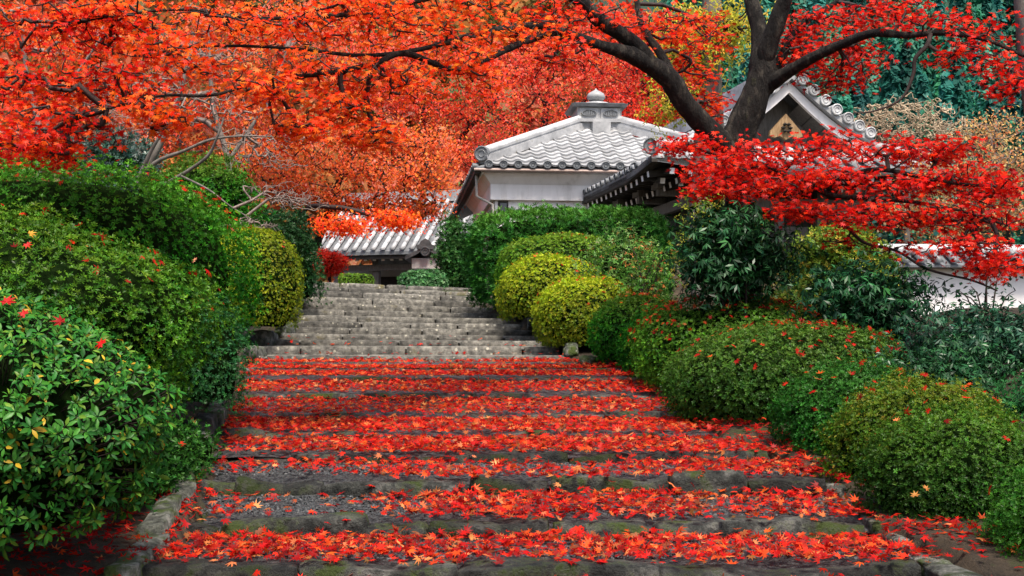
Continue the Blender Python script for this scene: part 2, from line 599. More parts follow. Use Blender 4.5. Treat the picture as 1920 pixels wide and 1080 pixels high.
stair = empty('stairway', (0, SD[0], SB[0]))
tag(stair, kind='structure')
JOINTS = {0: [285, 560, 860, 1240, 1740, 1790], 1: [372, 408, 683, 800, 1030, 1222, 1632], 2: [386, 440, 600, 880, 1030, 1255, 1400, 1552],
          3: [398, 545, 640, 880, 1070, 1300, 1445], 4: [424, 530, 722, 890, 1035, 1160, 1340], 5: [436, 470, 575, 745, 790, 960, 1130, 1292],
          6: [452, 680, 895, 1010, 1230], 7: [455, 510, 870, 1196], 8: [457, 587, 900, 1185], 9: [463, 585, 830, 1168],
          10: [472, 496, 690, 980, 1066], 11: [482, 562, 760, 980, 1052], 12: [490, 560, 745, 860, 1034], 13: [505, 640, 820, 945, 1016]}
sid = 50
GAPS = {4: [(722, 890)], 5: [(745, 790)]}        # where leaves bury the kerb
for i, s in enumerate(STEPS):
    d = s[4]
    low = i < 10
    # the tread behind the riser
    dn = SD[i + 1] if i + 1 < len(SD) else d + .55
    zb = SB[i + 1] if i + 1 < len(SD) else SZ[i]
    n = 26
    xsL, xsR = SL[i] - .12, SR[i] + (.25 if low else .05)
    tx = np.linspace(0, 1, n); ty = np.linspace(0, 1, 7)
    TX, TY = np.meshgrid(tx, ty)
    xl = SL[i] + (stair_left(dn) - SL[i]) * TY - .12
    xr = SR[i] + (stair_right(dn) - SR[i]) * TY + (.2 if low else .03)
    X = xl + (xr - xl) * TX
    D = d + .10 + (dn + .06 - d - .10) * TY
    tt = np.clip((X - SL[i]) / (SR[i] - SL[i]), 0, 1)
    zf = SZ[i] - (.06 if i < 3 else .03)
    Z = zf + (zb - zf) * TY - .10 * skew(d) * tt
    pts = np.stack([X.ravel(), D.ravel(), Z.ravel()], 1)
    pts[:, 1] += skew(d) * .5 * tt.ravel()
    pts[:, 2] += gn(pts, 7) * (.010 if low else .002)
    ii, jj = np.meshgrid(np.arange(6), np.arange(n - 1), indexing='ij')
    a = (ii * n + jj).ravel()
    tread = mk('tread', pts, np.stack([a, a + 1, a + n + 1, a + n], 1), M_GRAVEL if low else M_STONE_UP, stair, smooth=True)
    J = JOINTS.get(i)
    if J is None:
        J = [s[2]]
        while J[-1] < s[3] - 60:
            J.append(J[-1] + random.uniform(80, 150))
        J[-1] = s[3]
    if i == len(STEPS) - 1: J = [567, 635, 720, 760, 830, 900]
    for a0, a1 in zip(J[:-1], J[1:]):
        sid += 5
        if any(abs(a0 - g0) < 2 and abs(a1 - g1) < 2 for g0, g1 in GAPS.get(i, [])):
            drop = .03
        else:
            drop = 0.0
        gp = .004 if low else .009
        x0, x1 = PX(a0, d) + gp - (.10 if a0 == J[0] and low else 0), PX(a1, d) - gp
        T0 = (x0 - SL[i]) / (SR[i] - SL[i]); T1 = (x1 - SL[i]) / (SR[i] - SL[i])
        k = float(skew(d))
        rough = 1.0 if i < 6 else (.5 if low else .16)
        me = stone_mesh('step_stone', x0, x1, d + random.uniform(-.012, .012) + k * .5 * T0, d + (.16 if i < 3 else .10) + random.uniform(0, .03) + k * .5 * T0,
                        min(SB[i], SZ[i] - .06) - .12 - k * .1 * T0, SZ[i] + random.uniform(-.022, .010) * rough - drop - k * .10 * T0, sid,
                        M_STONE_LOW if low else M_STONE_UP, nx=max(4, int((a1 - a0) / (22 if low else 30))), rad=.024 if low else .028,
                        amp=.018 * rough, top_wave=(.034 if i < 3 else .022) * rough, shear=k * .5 * (T1 - T0), tilt=-k * .10 * (T1 - T0))
        obj('step_stone', me, tread)


def rock_mesh(name, c, rx, ry, rz, seed, mat, nu=16, nv=10):
    u = np.linspace(0, 2 * np.pi, nu, endpoint=False)
    v = np.linspace(-np.pi / 2, np.pi / 2, nv + 2)[1:-1]
    U, W = np.meshgrid(u, v)
    dirs = np.stack([np.cos(W) * np.cos(U), np.cos(W) * np.sin(U), np.sin(W)], -1).reshape(-1, 3)
    dirs = np.concatenate([dirs, [[0, 0, -1], [0, 0, 1]]])
    e = np.sign(dirs) * np.abs(dirs) ** .55
    nz = Noise(seed)
    r = 1 + .20 * nz(dirs, 2.4) + .10 * Noise(seed + 1)(dirs, 6) + .05 * Noise(seed + 2)(dirs, 13)
    p = e * r[:, None] * np.array([rx, ry, rz]) + np.array(c)
    f = []
    for j in range(nv - 1):
        for i in range(nu):
            f.append([j * nu + i, j * nu + (i + 1) % nu, (j + 1) * nu + (i + 1) % nu, (j + 1) * nu + i])
    b, t = nu * nv, nu * nv + 1
    for i in range(nu):
        f.append([b, (i + 1) % nu, i]); f.append([t, (nv - 1) * nu + i, (nv - 1) * nu + (i + 1) % nu])
    return mesh_data(name, p, f, mat, smooth=True)


def border(pts, name, label_kind, side):
    """a line of kerb stones along a polyline of (px, py, dist, size)"""
    root = empty(name, P(*pts[0][:3]))
    tag(root, kind='structure')
    for k, (x, y, d, sx, sy, sz) in enumerate(pts):
        c = P(x, y, d) - np.array([0, 0, .05])
        if side == 0 and k < 8:           # squared kerb slabs laid end to end along the lower steps
            nd = pts[k + 1][2] if k < 7 else d + .7
            zt_ = float(tread_z(np.array([stair_left(d) + .05]), np.array([d]))[0]) + .13
            x_ = stair_left(d) - .10 - (.03 if k % 2 else 0)
            me = stone_mesh('kerb_stone', x_ - .075, x_ + .065, d - .02, d + (nd - d) - .015, zt_ - .32, zt_, 1300 + k * 9, M_ROCK, nx=4, rad=.03, amp=.016, top_wave=.012)
            sl_ = (stair_left(nd) - stair_left(d)) / (nd - d)
            for v_ in me.vertices:
                v_.co.x += (v_.co.y - d) * sl_
                v_.co.z += (v_.co.y - d) * .12
            obj('kerb_stone', me, root)
            continue
        o = obj('kerb_stone', rock_mesh('kerb_stone', c, sx * .62, sy, sz * .62, 900 + k * 7 + side, M_ROCK), root)
    return root


border([(262, 1075, 5.35, .10, .26, .13), (300, 985, 5.95, .10, .26, .13), (338, 915, 6.55, .09, .24, .12), (362, 868, 7.1, .09, .26, .12), (383, 832, 7.7, .09, .28, .11),
        (400, 800, 8.3, .09, .28, .10), (415, 772, 8.9, .09, .28, .10), (428, 750, 9.6, .08, .28, .09), (470, 690, 12.2, .10, .4, .10), (480, 655, 13.5, .12, .4, .14),
        (500, 628, 14.6, .16, .4, .16), (535, 610, 15.8, .14, .5, .16), (548, 580, 17.6, .14, .6, .14), (556, 556, 19.6, .14, .6, .14)], 'kerb', 'left', 0)
border([(1795, 1066, 5.35, .14, .26, .07), (1740, 1035, 5.75, .12, .2, .06), (1690, 1005, 6.1, .10, .2, .07), (1640, 968, 6.5, .08, .14, .06), (1600, 935, 6.9, .10, .14, .07),
        (1560, 905, 7.2, .10, .16, .07), (1500, 880, 7.6, .10, .14, .06), (1415, 850, 8.0, .20, .16, .075), (1462, 862, 7.9, .10, .16, .06), (1345, 812, 8.9, .12, .18, .05),
        (1100, 672, 12.9, .14, .3, .13), (1068, 648, 13.6, .13, .35, .13), (1040, 632, 14.6, .14, .4, .13), (1020, 615, 15.6, .14, .45, .14), (1000, 600, 16.8, .14, .5, .14),
        (975, 582, 18.2, .15, .6, .16), (945, 562, 19.8, .16, .6, .16), (912, 545, 21.4, .16, .6, .16)], 'kerb', 'right', 400)

# loose pebbles of the gravel treads
n = 20000
d = rng.uniform(5.3, 8.6, n); t = rng.uniform(0, 1, n)
x = stair_left(d) + (stair_right(d) - stair_left(d)) * t
ix = np.clip(np.searchsorted(SD, d, side='right') - 1, 0, 22)
keep = (d - SD[ix] > .19) & (SD[np.clip(ix + 1, 0, 22)] - d > .02)
d, x = d[keep], x[keep]
z = tread_z(x, d) + .002
octv = np.array([(1, 0, 0), (-1, 0, 0), (0, 1, 0), (0, -1, 0), (0, 0, .7), (0, 0, -.7)])
octf = np.array([(0, 2, 4), (2, 1, 4), (1, 3, 4), (3, 0, 4)])
pv, pf, _ = scatter(np.stack([x, d, z], 1), rng.normal(size=(len(x), 3)) * .35 + np.array([0, 0, 1]), rng.uniform(.005, .011, len(x)), np.ones((len(x), 3)), [(octv, octf)])
tag(mk('gravel', pv, pf, M_PEBBLE), 'dark grey gravel on the lower treads', kind='stuff')


# ------------------------------------------------------------------ bushes
def bush_dirs(n, zmin, r):
    v = unit(r.normal(size=(int(n * 3.2), 3)))
    v = v[v[:, 2] > zmin]
    v = v[(v[:, 1] < .2) | (r.uniform(size=len(v)) < .16)]     # fewer leaves on the far side
    return v[:n]


def bush_shape(dirs, c, rad, power, lump, lf, seed, tuft=0.0):
    e = dirs / np.maximum((np.abs(dirs) ** (2 / power)).sum(1, keepdims=True) ** (power / 2), 1e-6)
    k = 1 + lump * Noise(seed)(dirs, lf) + lump * .5 * Noise(seed + 1)(dirs, lf * 2.7)
    if tuft:
        m_ = float(np.mean(rad))
        k = k + tuft / m_ * (np.abs(Noise(seed + 2, 5)(e * rad, 15)) * 1.1 + np.abs(Noise(seed + 3, 5)(e * rad, 33)) * .5 - .6)
    p = c + e * rad * k[:, None]
    nor = unit(np.sign(e) * np.abs(e) ** (2 / power - 1) / rad)
    return p, nor


HEDGE_POINTS = []


def bush(name, label, cat, xl, xr, yt, yb, d, ry, n, size, cols, w=None, power=.8, lump=.07, lf=3.0, templates=WHORLS, mat=None, group=None, seed=1,
         depth=.10, up=.35, toplit_col=None, rough=.5, core=.9, jit=.25, zmin=-.62, smooth_cut=True):
    if templates is WHORLS:
        size, n = size * .95, int(n * .88)
    r = np.random.default_rng(seed)
    cx = PX((xl + xr) / 2, d); rx = (xr - xl) / 2 / F * d
    zt = PZ(yt, d); zb = PZ(yb, max(d - .6 * ry, 3))
    h = zt - zb
    c = np.array([cx, d, zb + .42 * h])
    rad = np.array([rx, ry, .58 * h])
    root = empty(name, (cx, d, zb))
    dirs = bush_dirs(int(n * 1.0), zmin, r)
    p, nor = bush_shape(dirs, c, rad, power, lump, lf, seed, depth * (.55 if smooth_cut else .95))
    inward = r.exponential(.28, len(p)) * depth
    q = p - nor * inward[:, None]
    q += r.normal(size=q.shape) * depth * .25
    nn = nor + np.array([0, 0, up]) + r.normal(size=q.shape) * rough
    col = palette(len(q), cols, w, jit, r)
    patch = Noise(seed + 5)(dirs, 3.2)
    col *= (1 + .22 * patch)[:, None]
    if toplit_col is not None:  # upward-facing leaves get lighter colours: top light put into the foliage
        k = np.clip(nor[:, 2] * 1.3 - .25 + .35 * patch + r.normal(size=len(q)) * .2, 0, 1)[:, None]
        col = col * (1 - k) + palette(len(q), toplit_col, None, jit, r) * k
    v, f, k = scatter(q, nn, size * r.uniform(.7, 1.25, len(q)), np.clip(col, .002, .9), templates, r=r)
    fo = mk('foliage', v, f, mat or M_LEAFG, root, col=k)
    # solid dark shell: shade of the twiggy inside put into its colour
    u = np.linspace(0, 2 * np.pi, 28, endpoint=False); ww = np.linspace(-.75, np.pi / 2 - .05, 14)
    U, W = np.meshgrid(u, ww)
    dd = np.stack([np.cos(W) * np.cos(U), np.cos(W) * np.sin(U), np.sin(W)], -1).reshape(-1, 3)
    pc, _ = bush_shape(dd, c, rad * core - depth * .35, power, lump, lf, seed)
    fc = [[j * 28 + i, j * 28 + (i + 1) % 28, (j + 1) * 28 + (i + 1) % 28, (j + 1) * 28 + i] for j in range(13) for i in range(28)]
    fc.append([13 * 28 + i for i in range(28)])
    mk('shaded_twig_core', pc, fc, M_CORE, root, smooth=True)
    tag(root, label, cat, group)
    top = (nor[:, 2] > .25) & (nor[:, 1] < .6)
    HEDGE_POINTS.append((p[top], nor[top]))
    return root


G_DARK = [(.014, .125, .006), (.024, .17, .008), (.009, .08, .005), (.045, .23, .012)]
G_MID = [(.045, .16, .010), (.075, .21, .012), (.028, .10, .008), (.11, .26, .016)]
G_OLIVE = [(.13, .19, .008), (.19, .24, .010), (.08, .14, .008), (.26, .29, .014)]
G_YEL = [(.27, .37, .010), (.35, .43, .012), (.20, .30, .010), (.42, .46, .025)]
bush('azalea_bush', 'big rounded dark green clipped azalea mound on the left bank', 'bush', -360, 468, 316, 700, 9.3, 1.5, 14500, .033, G_DARK, power=.74, lump=.05, seed=21, toplit_col=[(.08, .25, .014), (.05, .19, .014)], depth=.12)
bush('azalea_bush', 'yellowish green azalea mound in front of the big dark mound', 'bush', -480, 392, 404, 800, 7.2, 1.0, 14000, .028, [(.03, .12, .008), (.05, .16, .010), (.018, .075, .006), (.09, .21, .012)], power=1.0, lump=.10, seed=22, smooth_cut=False, toplit_col=[(.09, .18, .010), (.05, .13, .010)], depth=.12)
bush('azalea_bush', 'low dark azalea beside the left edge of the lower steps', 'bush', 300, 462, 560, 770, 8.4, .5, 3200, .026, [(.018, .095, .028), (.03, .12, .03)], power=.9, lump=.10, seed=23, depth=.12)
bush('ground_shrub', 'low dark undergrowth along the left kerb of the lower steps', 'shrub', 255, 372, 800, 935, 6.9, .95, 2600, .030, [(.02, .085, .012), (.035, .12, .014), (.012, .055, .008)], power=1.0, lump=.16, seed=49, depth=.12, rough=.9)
bush('box_bush', 'round olive yellow clipped bush at the left of the upper steps', 'bush', 380, 568, 426, 622, 14.2, .65, 7000, .024, G_OLIVE, power=.95, lump=.02, seed=24, toplit_col=G_YEL, depth=.05)
bush('clipped_hedge', 'tall bright green clipped conifer hedge below the white storehouse', 'hedge', 893, 1245, 402, 560, 18.6, .9, 9000, .08, [(.03, .14, .018), (.045, .18, .022), (.015, .08, .012)], power=.42, lump=.012, seed=25, templates=FANS, toplit_col=[(.09, .24, .03), (.07, .2, .02)], depth=.14, up=.8)
UP_R = 'clipped azalea mounds right of the steps'
bush('azalea_bush', 'light green clipped mound right in front of the conifer hedge', 'bush', 925, 1175, 440, 570, 17.2, .9, 5500, .034, G_MID, seed=26, lump=.04, power=.92, toplit_col=[(.16, .26, .02), (.11, .2, .015)], group=UP_R, depth=.07)
bush('azalea_bush', 'bright yellow green mound, farther of the two yellow ones', 'bush', 935, 1135, 481, 600, 15.7, .75, 5500, .030, G_OLIVE, seed=27, lump=.04, power=.92, toplit_col=G_YEL, group=UP_R, depth=.07)
bush('azalea_bush', 'bright yellow green mound, nearer of the two yellow ones', 'bush', 1000, 1205, 522, 655, 14.1, .75, 6500, .028, G_OLIVE, seed=28, lump=.04, power=.92, toplit_col=G_YEL, group=UP_R, depth=.07)
bush('azalea_bush', 'dark green mound next to the nearer yellow mound', 'bush', 1108, 1300, 552, 685, 12.7, .7, 6000, .026, G_DARK, seed=29, lump=.05, power=.92, toplit_col=[(.08, .16, .012), (.05, .12, .01)], group=UP_R, depth=.07)
bush('azalea_bush', 'small dark mound squeezed beside the leaf strewn bush', 'bush', 1162, 1330, 577, 715, 11.9, .5, 4500, .026, G_DARK, seed=30, lump=.06, power=.95, group=UP_R, depth=.08)
bush('azalea_bush', 'leaf strewn green bush behind the broad dark mound', 'bush', 1186, 1560, 558, 755, 11.0, .9, 10000, .027, G_MID, seed=31, lump=.07, power=.95, group=UP_R, depth=.10, toplit_col=[(.05, .12, .012)])
bush('azalea_bush', 'broad dark green mound with red leaves beside the lower steps', 'bush', 1250, 1690, 606, 815, 9.6, .85, 13000, .025, [(.028, .085, .010), (.042, .11, .012), (.017, .058, .008)], seed=32, lump=.05, power=.92, group=UP_R, depth=.10, toplit_col=[(.07, .14, .016), (.05, .12, .014)])
bush('azalea_bush', 'low dark green mound with branches showing at its right foot', 'bush', 1462, 1740, 690, 885, 8.15, .5, 9000, .022, [(.015, .10, .010), (.025, .13, .012), (.009, .065, .006)], seed=33, lump=.06, power=.95, group=UP_R, depth=.09, toplit_col=[(.035, .13, .016), (.028, .11, .014)])
bush('azalea_bush', 'olive green bush with yellow tips beside the lower steps', 'bush', 1548, 1890, 712, 950, 7.35, .42, 9000, .020, [(.06, .13, .006), (.035, .10, .005), (.11, .16, .008), (.28, .24, .03)], w=[4, 4, 3, .5], seed=34, lump=.08, power=.95, group=UP_R, depth=.10, toplit_col=[(.13, .16, .012), (.08, .13, .010)])
bush('azalea_bush', 'nearest dark green mound at the lower right with ochre leaves', 'bush', 1612, 1990, 768, 1015, 6.6, .42, 10000, .019, [(.022, .075, .008), (.032, .09, .010), (.014, .05, .006)], seed=35, lump=.07, power=.95, group=UP_R, depth=.09, toplit_col=[(.045, .12, .010), (.06, .13, .010)])
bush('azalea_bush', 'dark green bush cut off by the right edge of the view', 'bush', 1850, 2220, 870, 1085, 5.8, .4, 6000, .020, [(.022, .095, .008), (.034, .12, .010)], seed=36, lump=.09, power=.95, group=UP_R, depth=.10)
bush('green_shrub', 'leafy green shrub behind the bare grey tree', 'shrub', 285, 480, 316, 470, 15.0, .7, 3600, .05, G_DARK, seed=37, lump=.14, toplit_col=[(.10, .19, .02)], depth=.16, rough=.9)
bush('green_shrub', 'dark shrub in shade below the orange maple', 'shrub', 470, 600, 395, 560, 18.5, .7, 3000, .05, [(.012, .05, .014), (.02, .065, .018)], seed=38, lump=.16, depth=.18, rough=.9)
bush('green_shrub', 'silvery dark leafed shrub under the red maple boughs', 'shrub', 130, 300, 255, 400, 15.5, .7, 2600, .06, [(.05, .10, .08), (.02, .06, .04), (.12, .17, .15)], seed=39, lump=.16, depth=.2, rough=1.0, mat=M_LEAFS)
bush('box_bush', 'flat topped bright green clipped box at the head of the steps', 'bush', 638, 700, 515, 548, 27.0, .3, 1500, .03, [(.13, .24, .02), (.09, .18, .015)], power=.35, lump=.01, seed=40, depth=.03)
bush('round_shrub', 'round glossy green shrub at the head of the steps', 'shrub', 748, 838, 508, 552, 24.2, .4, 1500, .05, [(.03, .12, .03), (.06, .17, .05), (.10, .22, .09)], power=.7, lump=.05, seed=41, depth=.06, mat=M_LEAFS)
bush('green_shrub', 'leafy green shrub between the gate and the storehouse', 'shrub', 826, 884, 425, 540, 27.5, .5, 2200, .075, [(.025, .10, .02), (.05, .15, .03)], seed=42, lump=.15, depth=.2, rough=.9)
bush('yellow_shrub', 'yellow green shrub below the hall at the end of the red bough', 'shrub', 1480, 1660, 425, 560, 13.2, .6, 3600, .045, [(.10, .18, .015), (.17, .22, .02), (.05, .13, .015), (.36, .28, .03)], w=[3, 3, 3, 1], seed=43, lump=.14, depth=.2, rough=1.0, templates=PAIR + WHORLS)
bush('yellow_shrub', 'loose yellow green shrub behind the maple trunk', 'shrub', 1290, 1400, 365, 520, 13.6, .4, 1400, .055, [(.16, .24, .02), (.28, .30, .03), (.06, .15, .015), (.4, .34, .04)], seed=44, lump=.2, depth=.3, rough=1.1, templates=PAIR)
bush('green_shrub', 'mixed green shrub with orange tips left of the dark nandina', 'shrub', 1105, 1250, 455, 600, 14.6, .45, 2600, .045, [(.05, .14, .02), (.09, .19, .04), (.14, .22, .07), (.45, .16, .05)], w=[4, 4, 2, .8], seed=45, lump=.2, depth=.3, rough=1.1, templates=PAIR)
bush('green_shrub', 'light green undergrowth behind the right mounds', 'shrub', 1400, 1700, 520, 640, 11.6, .4, 2600, .05, [(.05, .14, .02), (.09, .17, .02), (.2, .2, .03)], seed=46, lump=.16, depth=.25, rough=1.1, templates=PAIR)


# nandinas: arching stems with narrow glossy leaflets
def tube_arrays(pts, rads, seg=6):
    pts = np.asarray(pts, float); n = len(pts)
    t = unit(np.gradient(pts, axis=0))
    ref = np.array([.3, 1, .1]) if abs(t[0][1]) < .9 else np.array([1, 0, 0])
    s = unit(np.cross(t, ref)); b = np.cross(t, s)
    an = np.arange(seg) * 2 * np.pi / seg
    v = pts[:, None] + np.asarray(rads)[:, None, None] * (np.cos(an)[None, :, None] * s[:, None] + np.sin(an)[None, :, None] * b[:, None])
    i, j = np.meshgrid(np.arange(n - 1), np.arange(seg), indexing='ij')
    a = i * seg + j; c = i * seg + (j + 1) % seg
    return v.reshape(-1, 3), np.stack([a, c, c + seg, a + seg], -1).reshape(-1, 4)


class Tubes:
    def __init__(s): s.v, s.f, s.n = [], [], 0

    def add(s, pts, rads, seg=6):
        v, f = tube_arrays(pts, rads, seg)
        s.v.append(v); s.f.append(f + s.n); s.n += len(v)

    def edges(s, A, B, ra, rb, seg=4):
        """many straight tapered twigs at once"""
        A, B = np.asarray(A), np.asarray(B)
        if not len(A): return
        t = unit(B - A)
        ref = np.where(np.abs(t[:, 2:3]) < .8, np.array([[0, 0, 1.0]]), np.array([[1.0, 0, 0]]))
        x = unit(np.cross(t, ref)); y = np.cross(t, x)
        an = np.arange(seg) * 2 * np.pi / seg
        ring = np.cos(an)[None, :, None] * x[:, None] + np.sin(an)[None, :, None] * y[:, None]
        v = np.concatenate([A[:, None] + ring * np.asarray(ra)[:, None, None], B[:, None] + ring * np.asarray(rb)[:, None, None]], 1)
        j = np.arange(seg)
        q = np.stack([j, (j + 1) % seg, (j + 1) % seg + seg, j + seg], 1)
        f = (q[None] + (np.arange(len(A)) * 2 * seg)[:, None, None]).reshape(-1, 4)
        s.v.append(v.reshape(-1, 3)); s.f.append(f + s.n); s.n += len(A) * 2 * seg

    def build(s, name, mat, parent=None):
        return mk(name, np.concatenate(s.v), np.concatenate(s.f), mat, parent, smooth=True)


def nandina(label, cx, cy, rxp, ryp, d, base_y, nst, nl, size, cols, seed, w=None, mat=None, name='nandina_shrub', ry=.5, templ=NARROW):
    r = np.random.default_rng(seed)
    b = P(cx, base_y, d)
    root = empty(name, b)
    tb = Tubes()
    c = P(cx, cy, d); rx, rz = rxp / F * d, ryp / F * d
    pts, nor = [], []
    for k in range(nst):
        e = unit(r.normal(size=3)) * r.uniform(.35, 1) ** .5
        tip = c + e * np.array([rx, ry, rz])
        b0 = b + np.array([r.normal() * .05, r.normal() * .05, 0])
        m1 = b0 + (tip - b0) * np.array([.3, .3, .55]); m2 = b0 + (tip - b0) * np.array([.65, .65, .9])
        path = np.array([b0, m1, m2, tip])
        s = np.linspace(0, 1, 8)
        cur = np.stack([np.interp(s, [0, .4, .75, 1], path[:, q]) for q in range(3)], 1)
        tb.add(cur, np.linspace(.010, .003, 8), 4)
        per = nl // nst
        t = r.uniform(.55, 1.05, per)
        base = np.stack([np.interp(t, s, cur[:, q]) for q in range(3)], 1)
        off = r.normal(size=(per, 3)) * np.array([.13, .13, .08])
        pts.append(base + off)
        nor.append(np.concatenate([unit(off)[:, :2] * .8, np.ones((per, 1))], 1) + r.normal(size=(per, 3)) * .35)
    pts, nor = np.concatenate(pts), np.concatenate(nor)
    v, f, k = scatter(pts, nor, size * r.uniform(.7, 1.2, len(pts)), palette(len(pts), cols, w, .3, r), templ, r=r)
    mk('foliage', v, f, mat or M_LEAFS, root, col=k)
    tb.build('stem', M_TWIG, root)
    tag(root, label, 'shrub')
    return root


NAND = [(.012, .06, .018), (.02, .085, .026), (.008, .04, .014), (.035, .12, .04)]
nandina('dark glossy nandina arching around the foot of the maple trunk', 1378, 462, 125, 72, 10.6, 600, 34, 3000, .075, NAND, 61)
nandina('dark green nandina on thin stems above the broad right mound', 1620, 555, 120, 66, 9.9, 690, 24, 2000, .07, [(.014, .07, .025), (.02, .09, .03), (.01, .045, .02)], 62)
nandina('bluish glossy shrub at the right edge below the white wall', 1840, 640, 140, 85, 9.0, 800, 40, 4200, .055, [(.014, .06, .03), (.03, .09, .05), (.01, .04, .02)], 63)
nandina('dark shrub filling the slope behind the lower right mounds', 1760, 700, 150, 60, 8.7, 830, 34, 3400, .05, [(.014, .06, .02), (.025, .085, .03)], 64)
nandina('small leafy sapling with green and orange leaves behind the yellow mounds', 1215, 500, 60, 60, 13.6, 570, 14, 700, .05, [(.05, .15, .02), (.10, .2, .03), (.4, .14, .04)], 65, w=[4, 3, .7], mat=M_LEAFG, name='sapling')


nandina('twiggy sapling with a few round dark leaves before the white wall', 1855, 535, 70, 60, 10.2, 640, 9, 110, .055, [(.02, .07, .03), (.015, .05, .02)], 66, mat=M_LEAFG, name='sapling', ry=.3, templ=QUAD)
bush('green_shrub', 'loose dark shrub on the slope at the right edge', 'shrub', 1810, 2240, 690, 870, 8.0, .5, 3600, .045, [(.015, .085, .02), (.025, .11, .03), (.01, .05, .015)], seed=47, lump=.16, depth=.2, rough=1.0, templates=PAIR)


# ------------------------------------------------------------------ trees
def spline(pts, per=6):
    """Catmull-Rom through rows of (x,y,z,r)"""
    p = np.asarray(pts, float)
    p = np.concatenate([[2 * p[0] - p[1]], p, [2 * p[-1] - p[-2]]])
    out = []
    for i in range(1, len(p) - 2):
        t = np.linspace(0, 1, per, endpoint=False)[:, None]
        a, b, c, d = p[i - 1], p[i], p[i + 1], p[i + 2]
        out.append(.5 * ((2 * b) + (c - a) * t + (2 * a - 5 * b + 4 * c - d) * t ** 2 + (3 * b - a - 3 * c + d) * t ** 3))
    out.append(p[-2][None])
    out = np.concatenate(out)
    out[:, 3] = np.maximum(out[:, 3], .002)
    return out


def limb(tubes, px, seg=10, per=7, bump=.06, seed=0, part=None, mat=None, name='limb'):
    """px rows: (x, y, dist, width in px) -> resampled limb (x,y,z,r)"""
    rows = [np.append(P(x, y, d), w / 2 / F * d) for x, y, d, w in px]
    s = spline(rows, per)
    nz = Noise(seed)
    v, f = tube_arrays(s[:, :3], s[:, 3], seg)
    ctr = np.repeat(s[:, :3], seg, axis=0)
    sq = np.array([1, 1, .4])
    v = v + (v - ctr) * (bump * nz(v, 9) + bump * .6 * nz(v * sq + 3, 34) + bump * .5 * nz(v * sq, 75))[:, None]
    if part is not None:
        mk(name, v, f, mat, part, smooth=True)
        return s
    tubes.v.append(v); tubes.f.append(f + tubes.n); tubes.n += len(v)
    return s


def grow(limbs, centre, rad, n, r, wander=.35, entry=None):
    """a bough from the nearest limb point to a cloud and twigs through it; returns node positions, parents, counts"""
    L = np.concatenate([l[:, :3] for l in limbs])
    if entry is None:
        dist = np.linalg.norm((L - centre) * np.array([1, .6, 1.3]), axis=1) * r.uniform(.85, 1.15, len(L))
        e = L[np.argmin(dist)]
    else:
        e = entry
    nodes = [e]; par = [-1]
    gap = np.linalg.norm(centre - e)
    steps = max(2, int(gap / .18))
    jit = r.normal(size=3) * .10 * gap
    for k in range(1, steps + 1):
        t = k / steps
        nodes.append(e + (centre - e) * t + jit * math.sin(t * math.pi) + np.array([0, 0, .10 * gap * math.sin(t * math.pi)]) + r.normal(size=3) * .015)
        par.append(len(nodes) - 2)
    pts = unit(r.normal(size=(n, 3))) * (r.uniform(size=(n, 1)) ** .45) * rad + centre
    pts[:, 2] += .10 * rad[0] * (1 - ((pts[:, 0] - centre[0]) / rad[0]) ** 2) - .05
    order = np.argsort(np.linalg.norm(pts - e, axis=1))
    for q in pts[order]:
        A = np.array(nodes)
        dd = np.linalg.norm(A - q, axis=1) + .25 * np.linalg.norm(A - e, axis=1) * wander
        i = int(np.argmin(dd))
        mid = (A[i] + q) / 2 + r.normal(size=3) * .10 * np.linalg.norm(A[i] - q)
        nodes.append(mid); par.append(i)
        nodes.append(q); par.append(len(nodes) - 2)
    cnt = np.ones(len(nodes))
    for i in range(len(nodes) - 1, 0, -1):
        cnt[par[i]] += cnt[i]
    return np.array(nodes), np.array(par), cnt, steps + 1


def cloud_twigs(tubes, nodes, par, cnt, rmin=.0022, k=.0013, pw=.55):
    i = np.arange(1, len(nodes))
    ra = rmin + k * cnt[i] ** pw
    tubes.edges(nodes[par[i]], nodes[i], ra * 1.02, ra * .94)


def leaf_cloud(nodes, first, per, r, spread=(.065, .07, .035)):
    base = np.repeat(nodes[first:], per, axis=0)
    p = base + r.normal(size=base.shape) * np.array(spread)
    az = r.uniform(0, 6.283, len(p)); ti = r.uniform(.3, 1.25, len(p))
    nor = np.stack([np.cos(az) * np.sin(ti), np.sin(az) * np.sin(ti) - .25, np.cos(ti)], 1)
    direc = np.stack([np.cos(az), np.sin(az), -np.full(len(p), .7)], 1)
    return p, nor, direc


# --- the great maple
rm = np.random.default_rng(101)
maple = empty('maple_tree', P(1385, 600, 11.3))
tag(maple, 'great red and orange maple with forked dark trunk spreading over the steps', 'tree')
TR, BR = Tubes(), Tubes()
trunk = limb(TR, [(1392, 640, 11.4, 86.7), (1388, 520, 11.35, 68.6), (1384, 420, 11.3, 59.3), (1388, 370, 11.25, 53.5), (1380, 310, 11.2, 60.7), (1384, 262, 11.15, 63.6), (1412, 190, 11.1, 56.3), (1430, 120, 11.1, 47.6), (1424, 60, 11.15, 33.2), (1408, 0, 11.2, 28.9), (1400, -90, 11.3, 24.6)], 22, 14, .10, 1, maple, M_BARK, 'trunk')
fork = limb(TR, [(1428, 130, 11.1, 34.4), (1446, 70, 11.0, 34.4), (1470, 5, 10.9, 28.9), (1500, -80, 10.8, 23.4)], 18, 12, .10, 2, maple, M_BARK, 'trunk')
